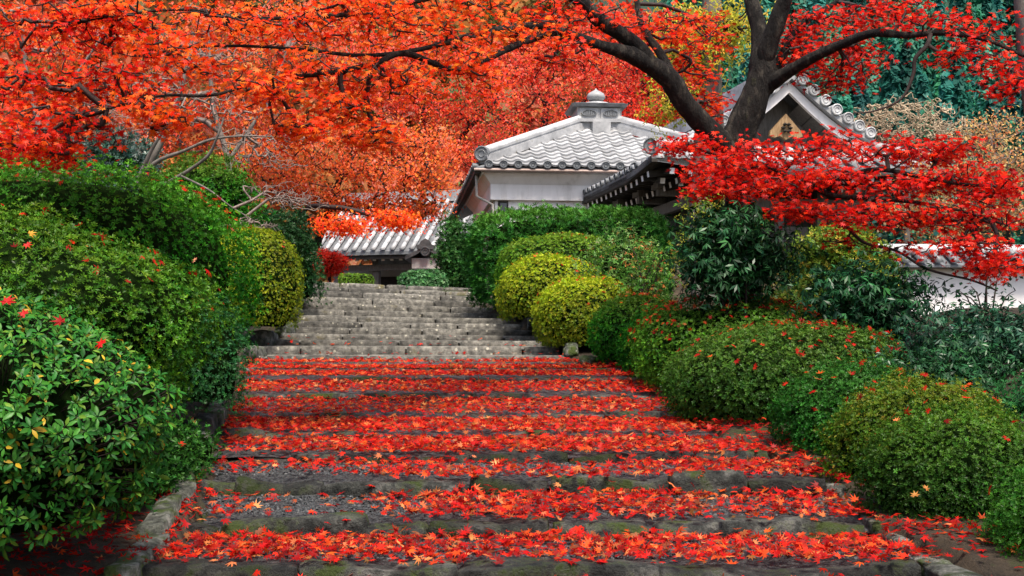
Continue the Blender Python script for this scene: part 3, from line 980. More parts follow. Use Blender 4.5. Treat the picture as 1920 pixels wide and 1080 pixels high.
left_limb = limb(BR, [(1384, 288, 11.15, 51.7), (1338, 255, 11.05, 45.7), (1290, 200, 10.9, 44.3), (1258, 150, 10.8, 42.8), (1222, 124, 10.7, 35.5), (1180, 102, 10.55, 31.0), (1115, 82, 10.3, 20.7), (1060, 62, 10.0, 16.2), (1000, 48, 9.7, 13.3), (900, 62, 9.2, 11.1), (790, 92, 8.8, 8.8), (680, 104, 8.5, 7.4), (560, 92, 8.2, 5.9), (420, 86, 8.0, 5.1), (250, 95, 7.8, 3.7)], 16, 12, 0.09, 3, maple, M_BARK)
up_limb = limb(BR, [(1225, 126, 10.7, 28.9), (1190, 82, 10.6, 28.9), (1125, 38, 10.4, 27.2), (1085, 0, 10.2, 25.5), (1010, -40, 9.9, 22.1), (900, -30, 9.3, 17.0), (780, 0, 8.8, 12.8), (640, 28, 8.3, 9.3), (480, 34, 8.0, 6.8), (330, 18, 7.8, 5.1), (150, 40, 7.6, 3.4)], 14, 11, 0.09, 4, maple, M_BARK)
mid_limb = limb(BR, [(1040, 55, 9.9, 16), (960, 88, 9.4, 13), (860, 130, 9.0, 11), (760, 100, 8.7, 12), (700, 120, 8.5, 11), (610, 138, 8.3, 9), (500, 150, 8.0, 7), (400, 178, 7.8, 6), (300, 180, 7.7, 5), (200, 205, 7.6, 4)], 8, 7, 0.06, 5, maple, M_BARK)
right_limb = limb(BR, [(1432, 165, 11.1, 34), (1470, 140, 10.95, 26), (1530, 105, 10.7, 20), (1590, 78, 10.5, 17), (1640, 62, 10.3, 16), (1700, 66, 10.1, 13), (1770, 62, 9.9, 11), (1850, 75, 9.7, 8), (1920, 105, 9.5, 6)], 12, 9, 0.08, 6, maple, M_BARK)
hang = limb(BR, [(1745, 64, 9.95, 9), (1738, 85, 9.9, 9), (1716, 110, 9.9, 8), (1712, 140, 9.9, 7), (1690, 185, 9.9, 5), (1640, 208, 9.9, 3.5), (1600, 212, 9.9, 2.5)], 6, 5, .03, 7)
hang2 = limb(BR, [(1740, 85, 9.9, 7), (1770, 100, 9.85, 6), (1830, 105, 9.8, 4), (1890, 130, 9.7, 3)], 6, 5, .03, 8)
low_limb = limb(BR, [(1380, 345, 11.2, 36), (1395, 322, 11.0, 24), (1425, 312, 10.8, 18), (1462, 325, 10.6, 17), (1490, 346, 10.4, 16), (1530, 352, 10.3, 15), (1570, 340, 10.2, 12), (1640, 318, 10.0, 9), (1720, 330, 9.8, 8), (1800, 345, 9.6, 6), (1890, 350, 9.4, 4)], 12, 9, 0.09, 9, maple, M_BARK)
low2 = limb(BR, [(1530, 352, 10.3, 12), (1565, 368, 10.2, 10), (1640, 372, 10.0, 8), (1720, 380, 9.8, 7), (1800, 395, 9.5, 5), (1880, 420, 9.3, 4)], 8, 7, 0.06, 10, maple, M_BARK)
droop = limb(BR, [(1520, 400, 10.4, 5), (1580, 420, 10.3, 7), (1620, 455, 10.2, 6), (1680, 470, 10.0, 5), (1740, 505, 9.8, 5), (1820, 525, 9.6, 4), (1870, 545, 9.5, 3)], 6, 5, .03, 12)
low3 = limb(BR, [(1480, 372, 10.7, 7), (1500, 385, 10.5, 6), (1520, 400, 10.4, 6)], 6, 5, .03, 13)
back_limb = limb(BR, [(1262, 152, 10.8, 24.0), (1238, 100, 10.9, 17.6), (1205, 50, 11.0, 12.8), (1190, -20, 11.1, 9.6)], 12, 8, 0.08, 14, maple, M_BARK)
up_right = limb(BR, [(1440, 170, 11.1, 22), (1490, 60, 11.3, 16), (1560, 10, 11.4, 12), (1640, -30, 11.4, 9)], 10, 7, 0.08, 15, maple, M_BARK)
limbs_left = [left_limb, up_limb, mid_limb]
limbs_right = [right_limb, hang2, fork, up_right]
limbs_low = [low_limb, low2]
# (x, y, dist, rx px, ry px, depth m, twig ends, leaves per node, palette, limbs)
CL = []
for a in [(70, 50, 7.8, 130, 55), (40, 160, 7.6, 110, 60), (110, 235, 7.5, 110, 45), (60, 275, 7.5, 80, 22), (230, 60, 7.9, 120, 45), (215, 150, 7.7, 110, 45)]:
    CL.append((*a, .55, 56, 4, 'ro', limbs_left))
for a in [(330, 110, 7.9, 120, 36), (300, 210, 7.8, 60, 24), (420, 40, 8.0, 120, 45), (490, 165, 8.0, 90, 26), (560, 45, 8.2, 110, 42), (600, 140, 8.3, 110, 40), (700, 40, 8.5, 110, 42), (740, 150, 8.6, 100, 42),
          (840, 60, 8.9, 110, 50), (880, 130, 9.1, 80, 35), (560, 235, 8.2, 60, 18), (700, 255, 8.6, 60, 30), (640, 200, 8.4, 80, 26), (970, 60, 9.5, 90, 45), (230, 20, 7.8, 120, 30), (640, 0, 8.3, 140, 30), (860, 0, 9.0, 130, 30)]:
    CL.append((*a, .55, 44, 4, 'o', limbs_left))
for a in [(1060, 110, 10.0, 90, 38), (1040, 30, 10.0, 90, 40), (1140, 40, 10.6, 90, 40), (1210, 60, 11.0, 80, 45), (1270, 60, 11.2, 70, 50), (1300, 130, 11.5, 60, 40), (1320, 190, 11.6, 55, 35), (1330, 60, 11.6, 60, 50)]:
    CL.append((*a, .5, 44, 3, 'mix', [left_limb, up_limb, back_limb]))
for a in [(1540, 45, 11.2, 90, 45), (1530, 110, 11.2, 80, 40), (1580, 140, 11.0, 65, 30), (1640, 25, 11.0, 80, 30), (1490, 95, 11.3, 40, 60), (1600, 90, 11.0, 60, 40)]:
    CL.append((*a, .5, 52, 3, 'r', limbs_right))
for a in [(1750, 40, 10.0, 80, 18), (1850, 55, 9.7, 80, 25), (1870, 120, 9.6, 60, 26), (1800, 95, 9.8, 60, 16), (1890, 155, 9.5, 30, 12), (1700, 20, 10.2, 60, 20)]:
    CL.append((*a, .4, 26, 3, 'r', limbs_right))
for a in [(1290, 268, 10.9, 55, 14), (1335, 310, 10.7, 60, 28), (1330, 345, 10.6, 50, 22), (1420, 290, 10.4, 95, 32), (1450, 350, 10.3, 85, 26), (1540, 275, 10.3, 95, 28), (1560, 330, 10.1, 100, 30), (1680, 280, 10.0, 100, 28), (1690, 345, 9.9, 110, 32),
          (1790, 330, 9.7, 90, 34), (1620, 400, 9.9, 90, 22), (1730, 410, 9.8, 110, 30), (1830, 400, 9.5, 90, 36), (1800, 465, 9.5, 90, 32), (1870, 490, 9.3, 55, 28), (1770, 280, 9.9, 60, 22), (1490, 390, 10.3, 70, 14), (1870, 350, 9.5, 60, 28), (1400, 330, 10.7, 60, 30)]:
    CL.append((*a, .5, 50, 4, 'r', limbs_low))
for a in [(1590, 445, 10.3, 70, 12), (1680, 460, 10.0, 60, 10)]:
    CL.append((*a, .3, 12, 2, 'r', [droop]))
LP, LN, LDIR, LC, LSZ = [], [], [], [], []
for (x, y, d, rxp, ryp, rd, nn, per, pal, lims) in CL:
    c = P(x, y, d)
    rad = np.array([rxp / F * d, rd, ryp / F * d * (.72 if pal in ('o', 'ro') else .9)])
    nodes, par, cnt, first = grow(lims, c, rad, nn, rm)
    cloud_twigs(BR, nodes, par, cnt)
    p, nr, dr = leaf_cloud(nodes, first, per, rm)
    LP.append(p); LN.append(nr); LDIR.append(dr)
    if pal == 'r': cc = palette(len(p), RED, None, .2, rm)
    elif pal == 'o': cc = palette(len(p), ORANGE, None, .15, rm)
    elif pal == 'ro': cc = palette(len(p), RED + ORANGE[:3], [2, 3, 1, 3, 1.5, 2, .7], .16, rm)
    else: cc = palette(len(p), RED + ORANGE[:4], [1, 2, .7, 2, 1.5, 2, .5, 2], .16, rm)
    LC.append(cc)
    LSZ.append(rm.uniform(.026, .044, len(p)) if pal in ('o', 'ro') else rm.uniform(.027, .046, len(p)))
LP, LN, LDIR, LC, LSZ = map(np.concatenate, (LP, LN, LDIR, LC, LSZ))
tag(BR.build('branches', M_TWIG, maple), kind='stuff')
inview = np.nonzero((LP[:, 1] < 9.4) & (np.abs(LP[:, 0] / LP[:, 1]) < .4) & ((LP[:, 2] / LP[:, 1]) < .275) & (LSZ > .037))[0]
single = rm.choice(inview, min(300, len(inview)), replace=False)
mask = np.ones(len(LP), bool); mask[single] = False
v, f, k = scatter(LP[mask], LN[mask], LSZ[mask], LC[mask], MAPLES, LDIR[mask], r=rm)
tag(mk('crown', v, f, M_LEAF, maple, col=k), kind='stuff')
LEAFM = [mesh_data('maple_leaf', tv, [list(map(int, q)) for q in tf], M_LEAF_O) for tv, tf in MAPLES]


def place_leaf(name, me, p, nor, direc, size, colr, parent=None):
    z = Vector(nor).normalized(); x = Vector(direc)
    x = (x - z * x.dot(z)).normalized(); y = z.cross(x)
    o = bpy.data.objects.new(name, me)
    C.objects.link(o)
    attach(o, parent)
    M = Matrix(((x.x, y.x, z.x, p[0]), (x.y, y.y, z.y, p[1]), (x.z, y.z, z.z, p[2]), (0, 0, 0, 1))) @ Matrix.Diagonal((size, size, size, 1))
    o.matrix_basis = M
    o.color = (*[float(q) for q in colr], 1)
    return o


for j in single:
    place_leaf('leaf', LEAFM[int(rm.integers(3))], LP[j], LN[j], LDIR[j] + rm.normal(size=3) * .3, LSZ[j], LC[j], maple)


# --- other trees
def bg_tree(name, label, trunk_px, clouds, cols, w, leaf, per, seed, bark=M_BARK, templ=MAPLE5, group=None, mat=M_LEAF, twig=M_TWIG, rd=1.2, nodes_n=50, jit=.22, spread=None, kk=.004, rmin=None):
    r = np.random.default_rng(seed)
    x, y, d, _ = trunk_px[0][0]
    root = empty(name, P(x, y, d))
    tag(root, label, 'tree', group)
    T, B = Tubes(), Tubes()
    lims = [limb(T, t, 8, 5, .06, seed + q) for q, t in enumerate(trunk_px)]
    T.build('trunk', bark, root)
    pp, nn, dd, cc = [], [], [], []
    for cl in clouds:
        cx, cy, cd, rxp, ryp = cl[:5]
        pal = cl[5] if len(cl) > 5 else cols
        ww = None if len(cl) > 5 else w
        c = P(cx, cy, cd)
        rad = np.array([rxp / F * cd, rd, ryp / F * cd])
        nd, par, cnt, first = grow(lims, c, rad, nodes_n, r)
        cloud_twigs(B, nd, par, cnt, rmin or (.004 if per else .0022), kk)
        if per:
            s = leaf * 2.2
            p, nr, dr = leaf_cloud(nd, first, per, r, spread or (s, s, s * .6))
            pp.append(p); nn.append(nr); dd.append(dr); cc.append(palette(len(p), pal, ww, jit, r))
    tag(B.build('branches', twig, root), kind='stuff')
    if per:
        pp, nn, dd, cc = map(np.concatenate, (pp, nn, dd, cc))
        v, f, k = scatter(pp, nn, leaf * r.uniform(.7, 1.3, len(pp)), cc, templ, dd, r=r)
        mk('crown', v, f, mat, root, col=k)
    return root


BROWN = [(.70, .13, .03), (.78, .19, .05), (.66, .085, .03), (.76, .22, .13), (.64, .22, .03), (.82, .14, .03)]
PINK = [(.80, .07, .04), (.84, .17, .11), (.74, .04, .02), (.86, .18, .05), (.80, .12, .09)]
REDFAR = [(.78, .035, .02), (.84, .07, .03), (.68, .02, .015), (.84, .14, .09)]
FARM = 'autumn maples behind the gate and storehouse'
bg_tree('maple_tree', 'russet and orange maple drooping over the gate roof', [[(560, 560, 31, 20), (600, 440, 31, 16), (640, 330, 31, 12), (690, 220, 31, 8)], [(600, 430, 31, 10), (520, 360, 31, 8), (450, 300, 31, 5)], [(640, 330, 31, 9), (740, 300, 31, 7), (820, 280, 31, 4)]],
        [(480, 300, 30, 70, 40), (560, 280, 30, 80, 45), (640, 300, 30, 80, 45), (720, 330, 30, 80, 45), (790, 340, 30, 60, 40), (600, 370, 30, 80, 30), (540, 350, 30, 60, 30), (690, 390, 31, 80, 28), (780, 395, 31, 60, 22), (660, 250, 31, 80, 40), (760, 260, 31, 80, 45), (520, 240, 31, 70, 40),
         (640, 425, 28, 45, 8, ORANGE), (740, 412, 28, 40, 6, ORANGE), (822, 300, 31, 40, 60)], BROWN, None, .085, 14, 301, templ=QUAD, group=FARM, spread=(.22, .3, .09), rd=1.3)
bg_tree('small_maple_tree', 'small scarlet maple left of the gate', [[(615, 560, 29, 10), (618, 520, 29, 7), (622, 490, 29, 4)]],
        [(615, 498, 29, 22, 16), (630, 485, 29, 20, 14), (605, 480, 29, 16, 12)], REDFAR, None, .06, 16, 302, templ=MAPLE3, rd=.35, nodes_n=26, spread=(.09, .09, .06))
bg_tree('maple_tree', 'orange maple behind the gate, left of the storehouse', [[(800, 560, 44, 26), (810, 400, 44, 20), (800, 260, 44, 14), (780, 120, 44, 9)], [(805, 330, 44, 10), (880, 240, 44, 8), (940, 180, 44, 5)]],
        [(700, 180, 43, 80, 50), (790, 200, 43, 80, 50), (870, 220, 43, 70, 45), (760, 110, 43, 90, 50), (860, 120, 43, 90, 50), (840, 290, 43, 60, 40), (900, 170, 43, 70, 45), (680, 80, 43, 80, 45)], ORANGE[:2] + PINK, None, .115, 13, 303, templ=QUAD, group=FARM, spread=(.3, .4, .13), rd=2)
bg_tree('maple_tree', 'pinkish red maple rising behind the storehouse roof finial', [[(1020, 560, 48, 30), (1010, 380, 48, 22), (1020, 230, 48, 14), (1040, 110, 48, 9)], [(1015, 300, 48, 12), (940, 220, 48, 8)], [(1018, 260, 48, 12), (1120, 170, 48, 8)]],
        [(930, 250, 46, 80, 45), (1000, 190, 46, 90, 50), (960, 130, 46, 80, 45), (1060, 240, 46, 80, 40), (1070, 150, 46, 90, 45), (1000, 90, 46, 90, 45), (1130, 110, 46, 80, 45), (900, 300, 46, 50, 40), (980, 290, 46, 70, 30), (1160, 190, 46, 60, 40)], PINK, None, .115, 14, 304, templ=QUAD, group=FARM, spread=(.3, .4, .14), rd=2)
bg_tree('maple_tree', 'deep red maple behind the storehouse, right of its finial', [[(1230, 560, 44, 30), (1235, 380, 44, 22), (1220, 230, 44, 14), (1200, 110, 44, 9)], [(1228, 290, 44, 12), (1290, 180, 44, 8)]],
        [(1180, 200, 42, 70, 40), (1240, 230, 42, 70, 40), (1200, 140, 42, 80, 40), (1270, 160, 42, 70, 40), (1210, 270, 42, 50, 30), (1240, 80, 42, 80, 45), (1150, 60, 42, 80, 40), (1300, 230, 42, 40, 40)], REDFAR, None, .115, 13, 305, templ=QUAD, group=FARM, spread=(.3, .4, .14), rd=1.8)
bg_tree('maple_tree', 'thin orange maple on the slope at the far left', [[(60, 420, 20, 14), (75, 260, 20, 12), (50, 140, 20, 8), (40, 20, 20, 5)], [(75, 260, 20, 8), (130, 160, 20, 6), (190, 70, 20, 4)]],
        [(40, 60, 21, 90, 40), (130, 110, 21, 90, 45), (60, 180, 21, 80, 40), (170, 200, 21, 70, 40), (210, 60, 21, 80, 40), (60, 260, 21, 70, 30)], BROWN + ORANGE[:3], None, .075, 9, 306, bark=M_GREYBARK, templ=QUAD, spread=(.2, .25, .1), rd=.9, twig=M_PALETWIG)
bg_tree('maple_tree', 'ochre and russet maple behind the bare grey tree', [[(420, 480, 26, 16), (430, 320, 26, 12), (400, 200, 26, 9), (390, 60, 26, 6)], [(430, 300, 26, 8), (500, 190, 26, 6), (540, 90, 26, 4)]],
        [(330, 110, 27, 90, 45), (430, 120, 27, 90, 45), (520, 110, 27, 80, 45), (300, 200, 27, 80, 40), (400, 220, 27, 80, 40), (480, 220, 27, 70, 40), (330, 270, 27, 70, 30), (420, 50, 27, 100, 45), (560, 40, 27, 90, 45), (620, 130, 28, 80, 45)], BROWN + PINK[:2], None, .085, 11, 307, bark=M_GREYBARK, templ=QUAD, spread=(.24, .3, .11), rd=1.2, twig=M_PALETWIG)
bg_tree('bare_tree', 'leaning bare grey tree with fine twigs behind the big left mound', [[(262, 345, 14.5, 21.1), (275, 315, 14.5, 17.4), (300, 268, 14.5, 13.6), (322, 220, 14.5, 11.2), (338, 170, 14.5, 9.3), (352, 120, 14.5, 7.4), (362, 60, 14.5, 5.0)],
        [(272, 322, 14.4, 11.2), (300, 300, 14.3, 8.1), (345, 283, 14.2, 6.8), (395, 262, 14.1, 5.0), (460, 255, 14.0, 3.1), (540, 258, 14.0, 1.9)], [(262, 330, 14.4, 8.7), (285, 280, 14.3, 6.8), (310, 240, 14.2, 5.0), (340, 200, 14.1, 3.1)], [(310, 345, 14.2, 8.1), (350, 322, 14.1, 7.4), (390, 292, 14.0, 6.2), (408, 255, 13.9, 5.0), (420, 220, 13.9, 3.1)], [(340, 330, 14.1, 4.3), (390, 355, 14, 3.7), (430, 385, 14, 2.5), (470, 410, 14, 1.9)]],
        [(470, 265, 14.3, 90, 25), (520, 360, 14.3, 80, 22), (560, 375, 14.3, 60, 16), (500, 300, 14.3, 80, 22), (400, 200, 14.5, 80, 40), (300, 150, 14.5, 80, 50), (380, 110, 14.5, 80, 40), (240, 230, 14.5, 50, 40), (470, 420, 14.2, 60, 18), (180, 180, 14.8, 60, 50), (560, 250, 14.3, 70, 20)], BROWN, None, .05, 0, 308, bark=M_GREYBARK, twig=M_PALETWIG, rd=.5, nodes_n=120, kk=.0007)
bg_tree('yellow_tree', 'tall yellow green tree with grey trunk behind the maple fork', [[(1318, 560, 17.5, 46), (1316, 400, 17.5, 42), (1322, 260, 17.5, 40), (1330, 130, 17.5, 38), (1336, -40, 17.5, 34)], [(1368, 420, 18, 20), (1350, 250, 18, 18), (1345, 120, 18, 14)]],
        [(1270, 60, 17.2, 50, 40), (1340, 50, 17.2, 60, 40), (1290, 120, 17.2, 45, 30), (1265, 190, 17.2, 22, 14), (1380, 50, 17.2, 30, 30)], [(.42, .40, .03), (.55, .48, .05), (.30, .34, .03), (.62, .40, .04)], None, .07, 4, 309, bark=M_GREYBARK, templ=PAIR, rd=.8, spread=(.2, .2, .14))
bg_tree('old_trunk', 'grey brown trunk cut by the right edge of the view', [[(1990, 800, 10.0, 60), (1966, 400, 10.0, 52), (1934, 120, 10.0, 46), (1922, -60, 10.0, 42)]], [(1940, -120, 10, 60, 30)], RED, None, .04, 3, 310, bark=M_GREYBARK, rd=.4, nodes_n=15)
bg_tree('autumn_shrub', 'sparse orange brown shrub right of the hall', [[(1800, 560, 20, 9), (1805, 430, 20, 7), (1790, 330, 20, 4)], [(1900, 560, 20, 9), (1890, 430, 20, 7), (1880, 320, 20, 4)]],
        [(1760, 330, 20, 70, 40), (1840, 300, 20, 80, 40), (1900, 330, 20, 60, 50), (1800, 400, 20, 80, 40), (1890, 400, 20, 60, 40), (1720, 400, 20, 50, 40), (1860, 250, 20.5, 70, 25), (1780, 460, 20, 80, 20)], [(.55, .26, .10), (.62, .36, .12), (.42, .17, .07), (.50, .38, .16), (.30, .22, .12)], None, .055, 9, 311, twig=M_PALETWIG, templ=QUAD, rd=.9, spread=(.15, .15, .1), kk=.0016)

bg_tree('bare_shrub', 'pale straw coloured bare brush between the hall and the hill', [[(1700, 480, 33, 12), (1702, 330, 33, 9), (1700, 240, 33, 5)], [(1701, 330, 33, 8), (1650, 260, 33, 5), (1620, 225, 33, 3)], [(1701, 320, 33, 8), (1750, 255, 33, 5), (1785, 230, 33, 3)]],
        [(1630, 222, 32, 50, 26), (1690, 205, 32, 55, 26), (1745, 215, 32, 50, 26), (1660, 250, 32, 60, 22), (1730, 250, 32, 60, 22), (1790, 245, 32, 40, 22)], BROWN, None, .05, 0, 312, bark=M_GREYBARK, twig=M_STRAW, rd=1.2, nodes_n=230, kk=.0012, rmin=.008)

# woods on the hill: conifers on the right, autumn trees on the left, one mass
def wood(name, label, n, xr, yr, h, cols, seed, per=90, quad=.9, slim=.22, slope_x=False, templ=None):
    r = np.random.default_rng(seed)
    y = r.uniform(*yr, n); x = r.uniform(*xr, n) * (y if slope_x else 1)
    z = hill_z(x, y)
    hh = r.uniform(*h, n)
    t = r.uniform(0, 1, (n, per)) ** .8
    az = r.uniform(0, 6.283, (n, per))
    rad = hh[:, None] * slim * (1 - t * .93) * (.8 + .35 * np.sin(az * 3 + r.uniform(0, 6, (n, 1)))) * r.uniform(.75, 1.05, (n, per))
    p = np.stack([x[:, None] + np.cos(az) * rad, y[:, None] + np.sin(az) * rad, z[:, None] + hh[:, None] * (.08 + .92 * t)], -1).reshape(-1, 3)
    nor = np.stack([np.cos(az), np.sin(az), np.full_like(az, .8)], -1).reshape(-1, 3) + r.normal(size=(n * per, 3)) * .4
    base = palette(n, cols, None, .25, r)
    col = np.repeat(base, per, axis=0) * (1 + r.normal(size=(n * per, 1)) * .18)
    v, f, k = scatter(p, nor, quad * r.uniform(.6, 1.4, len(p)), np.clip(col, .002, .9), templ or PAIR, r=r)
    tag(mk(name, v, f, M_LEAF, col=k), label, kind='stuff')


wood('cedar_forest', 'blue green cedar forest on the far hillside', 330, (.12, .46), (84, 170), (8, 13), [(.035, .19, .14), (.05, .24, .17), (.025, .14, .11), (.06, .26, .15)], 71, 460, .62, .21, True, QUAD)  # teal lightened to put distance haze into the tree colours
wood('autumn_forest', 'mixed autumn woods on the hillside behind the maples', 420, (-80, 10), (64, 150), (8, 13), [(.30, .09, .03), (.40, .16, .05), (.18, .12, .04), (.10, .12, .03), (.45, .10, .05)], 72, 45, 1.6, .34)


# ------------------------------------------------------------------ tiles and buildings
def pan_tile_mesh(w, l):
    """wavy pan tile: u across, v up the slope; its lower lip shows"""
    us = np.linspace(0, 1, 9)
    hs = np.array([.040, .022, .006, 0, .003, .016, .036, .047, .043])
    v, f = [], []
    for u, h in zip(us, hs):
        v += [(u * w, 0, h + .050), (u * w, l, h + .004), (u * w, 0, h + .012)]
    for i in range(8):
        a, b = i * 3, i * 3 + 3
        f += [[a, b, b + 1, a + 1], [a + 2, b + 2, b, a]]
    return v, f


def roll_tile_mesh(w, l):
    """half-round cover tile with one lip"""
    v, f = [], []
    for j, (yy, r) in enumerate([(0, w * .5), (l, w * .44)]):
        for k in range(7):
            a = math.pi * k / 6
            v.append((math.cos(a) * r, yy, math.sin(a) * r))
    for k in range(6):
        f.append([k, k + 7, k + 8, k + 1])
    f.append(list(range(7)))
    return v, f


TILES = {}


def tile_data(kind, w, l, mat):
    key = (kind, round(w, 3), round(l, 3), mat.name)
    if key not in TILES:
        v, f = (pan_tile_mesh if kind == 'pan' else roll_tile_mesh)(w, l)
        TILES[key] = mesh_data('roof_tile', v, f, mat, smooth=(kind != 'pan'))
    return TILES[key]


def tile_slope(parent, O, u, v, width, length, kind, tw, tl, mat, inside=None, lap=1.15, pan=None):
    """tiles laid on the plane O + a*u + b*v (v up the slope)"""
    O, u, v = np.array(O, float), unit(np.array(u, float)), unit(np.array(v, float))
    n = np.cross(u, v)
    me = tile_data(kind, tw if kind == 'pan' else tw * .5, tl * lap, mat)
    for j in range(int(length / tl)):
        for i in range(int(width / tw)):
            a, b = (i + (0 if kind == 'pan' else .5)) * tw, j * tl
            if inside is not None and not inside(a + tw * .5 * (kind == 'pan'), b + tl * .5): continue
            p = O + u * a + v * b + n * (random.uniform(0, .006) + (.02 if kind == 'roll' else 0))
            o = bpy.data.objects.new('roof_tile', me)
            C.objects.link(o)
            attach(o, parent)
            tw_ = random.gauss(0, .006)
            uu = u + v * tw_
            o.matrix_basis = Matrix(((uu[0], v[0], n[0], p[0]), (uu[1], v[1], n[1], p[1]), (uu[2], v[2], n[2], p[2]), (0, 0, 0, 1)))


def disc_mesh(r, t, rings=True):
    """round tile end facing -y"""
    m = MB()
    seg = 16
    prof = [(r, t), (r, 0), (r * .86, -.008), (r * .80, .012), (r * .5, .012), (r * .42, -.002), (r * .36, .012), (0.0, .012)]
    v = []
    for (rr, yy) in prof:
        for k in range(seg):
            a = 6.283 * k / seg
            v.append((rr * math.cos(a), yy, rr * math.sin(a)))
    f = []
    for j in range(len(prof) - 1):
        for k in range(seg):
            f.append([j * seg + k, (j + 1) * seg + k, (j + 1) * seg + (k + 1) % seg, j * seg + (k + 1) % seg])
    return v, f


def put_disc(parent, p, r, facing, mat, name='round_tile_end', t=.12):
    key = ('disc', round(r, 3), mat.name)
    if key not in TILES:
        TILES[key] = mesh_data(name, *disc_mesh(r, t), mat, smooth=False)
    y = -Vector(facing).normalized(); z = Vector((0, 0, 1)); z = (z - y * z.dot(y)).normalized(); x = y.cross(z)
    o = bpy.data.objects.new(name, TILES[key])
    C.objects.link(o); attach(o, parent)
    o.matrix_basis = Matrix(((x.x, y.x, z.x, p[0]), (x.y, y.y, z.y, p[1]), (x.z, y.z, z.z, p[2]), (0, 0, 0, 1)))
    return o


def lathe(name, prof, c, mat, parent, seg=24):
    v, f = [], []
    for (r, z) in prof:
        for k in range(seg):
            a = 6.283 * k / seg
            v.append((c[0] + r * math.cos(a), c[1] + r * math.sin(a), c[2] + z))
    for j in range(len(prof) - 1):
        for k in range(seg):
            f.append([j * seg + k, j * seg + (k + 1) % seg, (j + 1) * seg + (k + 1) % seg, (j + 1) * seg + k])
    return mk(name, v, f, mat, parent, smooth=True)


GND = float(SZ[-1]) - .02
# --- white storehouse
FB = Frame(P(893, 313, 26)[:2].tolist() + [0], 5.7)
S, ZE, ZA = 5.9, PZ(313, 26), 5.32
sh = empty('storehouse', FB(S / 2, S / 2, GND))
tag(sh, 'white plastered storehouse with a pyramid tile roof and onion finial', 'building')
ov = .42
MB().hexa(FB.box(ov, S - ov, ov, S - ov, GND - .1, ZE - .62)).build('wall', M_WHITE, sh)
m = MB()          # stepped plaster cornice under the eaves
m.hexa(FB.box(ov - .10, S - ov + .10, ov - .10, S - ov + .10, ZE - .62, ZE - .30))
a_, b_ = FB.box(ov - .10, S - ov + .10, ov - .10, S - ov + .10, ZE - .297, ZE - .297)[:4], FB.box(.16, S - .16, .16, S - .16, ZE - .10, ZE - .10)[:4]
m.hexa(a_ + b_)
m.hexa(FB.box(.12, S - .12, .12, S - .12, ZE - .097, ZE - .03))
m.build('cornice', M_WHITE, sh)
# left flank, its shade put into the colour of a grey skin, and the lower range that runs on behind it under one long eave
MB().hexa(FB.box(ov - .03, ov - .003, ov + .01, S - ov, GND - .1, ZE - .625)).build('side_wall_shade', M_GREYPLASTER, sh)
MB().hexa(FB.box(ov + .1, S - ov - .3, S - ov + .003, S + 4.0, GND - .1, ZE - .30)).build('rear_wall', M_GREYPLASTER, sh)
m = MB()
m.hexa([FB(-.02, S + .02, ZE - .10), FB(2.6, S + .02, ZE + 1.1), FB(2.6, S + 4.4, ZE + 1.1), FB(-.02, S + 4.4, ZE - .10), FB(-.02, S + .02, ZE - .02), FB(2.6, S + .02, ZE + 1.18), FB(2.6, S + 4.4, ZE + 1.18), FB(-.02, S + 4.4, ZE - .02)])
side_roof = m.build('rear_roof', M_TILEDARK, sh)
tile_slope(side_roof, FB(-.05, S + 4.4, ZE - .02), -FB.w, FB.u * 2.6 + np.array([0, 0, 1.18]), 4.3, .9, 'roll', .33, .3, M_TILE)
for k in range(26):
    put_disc(side_roof, FB(-.06, .25 + k * .38, ZE + .05), .07, -FB.u, M_TILEDARK)
MB().hexa(beam(FB(.02, -.02, ZE - .08), FB(.02, S + 4.4, ZE - .09), .10, .10)).build('eave_board', M_WOODDARK, sh)
w_ = MB().hexa(FB.box(ov + .06, ov + .27, ov - .03, ov + .02, ZE - 1.05, ZE - .64)).build('window', M_WOODDARK, sh)
MB().hexa(FB.box(ov + .10, ov + .24, ov - .05, ov - .031, ZE - 1.0, ZE - .68)).build('pane', M_GLASSDARK, w_)
# gutter and downpipe
T = Tubes(); T.add([FB(-.05, -.06, ZE - .06), FB(S * .5, -.06, ZE - .062), FB(S + .05, -.06, ZE - .06)], [.03, .03, .03], 8); T.build('gutter', M_COPPER, sh)
T = Tubes(); T.add([FB(.02, .30, ZE - .1), FB(.03, .32, ZE - .55), FB(.16, .34, ZE - .62), FB(.36, .33, ZE - .72), FB(.38, .33, ZE - 1.4), FB(.38, .33, GND)], [.028] * 6, 8); T.build('downpipe', M_GREYPLASTER, sh)
ctr = FB(S / 2, S / 2, ZA)
cz = [FB(0, 0, ZE), FB(S, 0, ZE), FB(S, S, ZE), FB(0, S, ZE)]
m = MB(); m.add(cz + [ctr] + [c + np.array([0, 0, -.05]) for c in cz], [(0, 1, 4), (1, 2, 4), (2, 3, 4), (3, 0, 4), (5, 6, 1, 0), (6, 7, 2, 1), (7, 8, 3, 2), (8, 5, 0, 3), (8, 7, 6, 5)])
roof = m.build('roof', M_TILEDARK, sh)
H = ZA - ZE
sl = math.hypot(S / 2, H)
tw, tl = .30, .245


def tri(a, b):
    k = b / sl
    return S / 2 * k + .06 < a < S - S / 2 * k - .06 and b < sl * .90


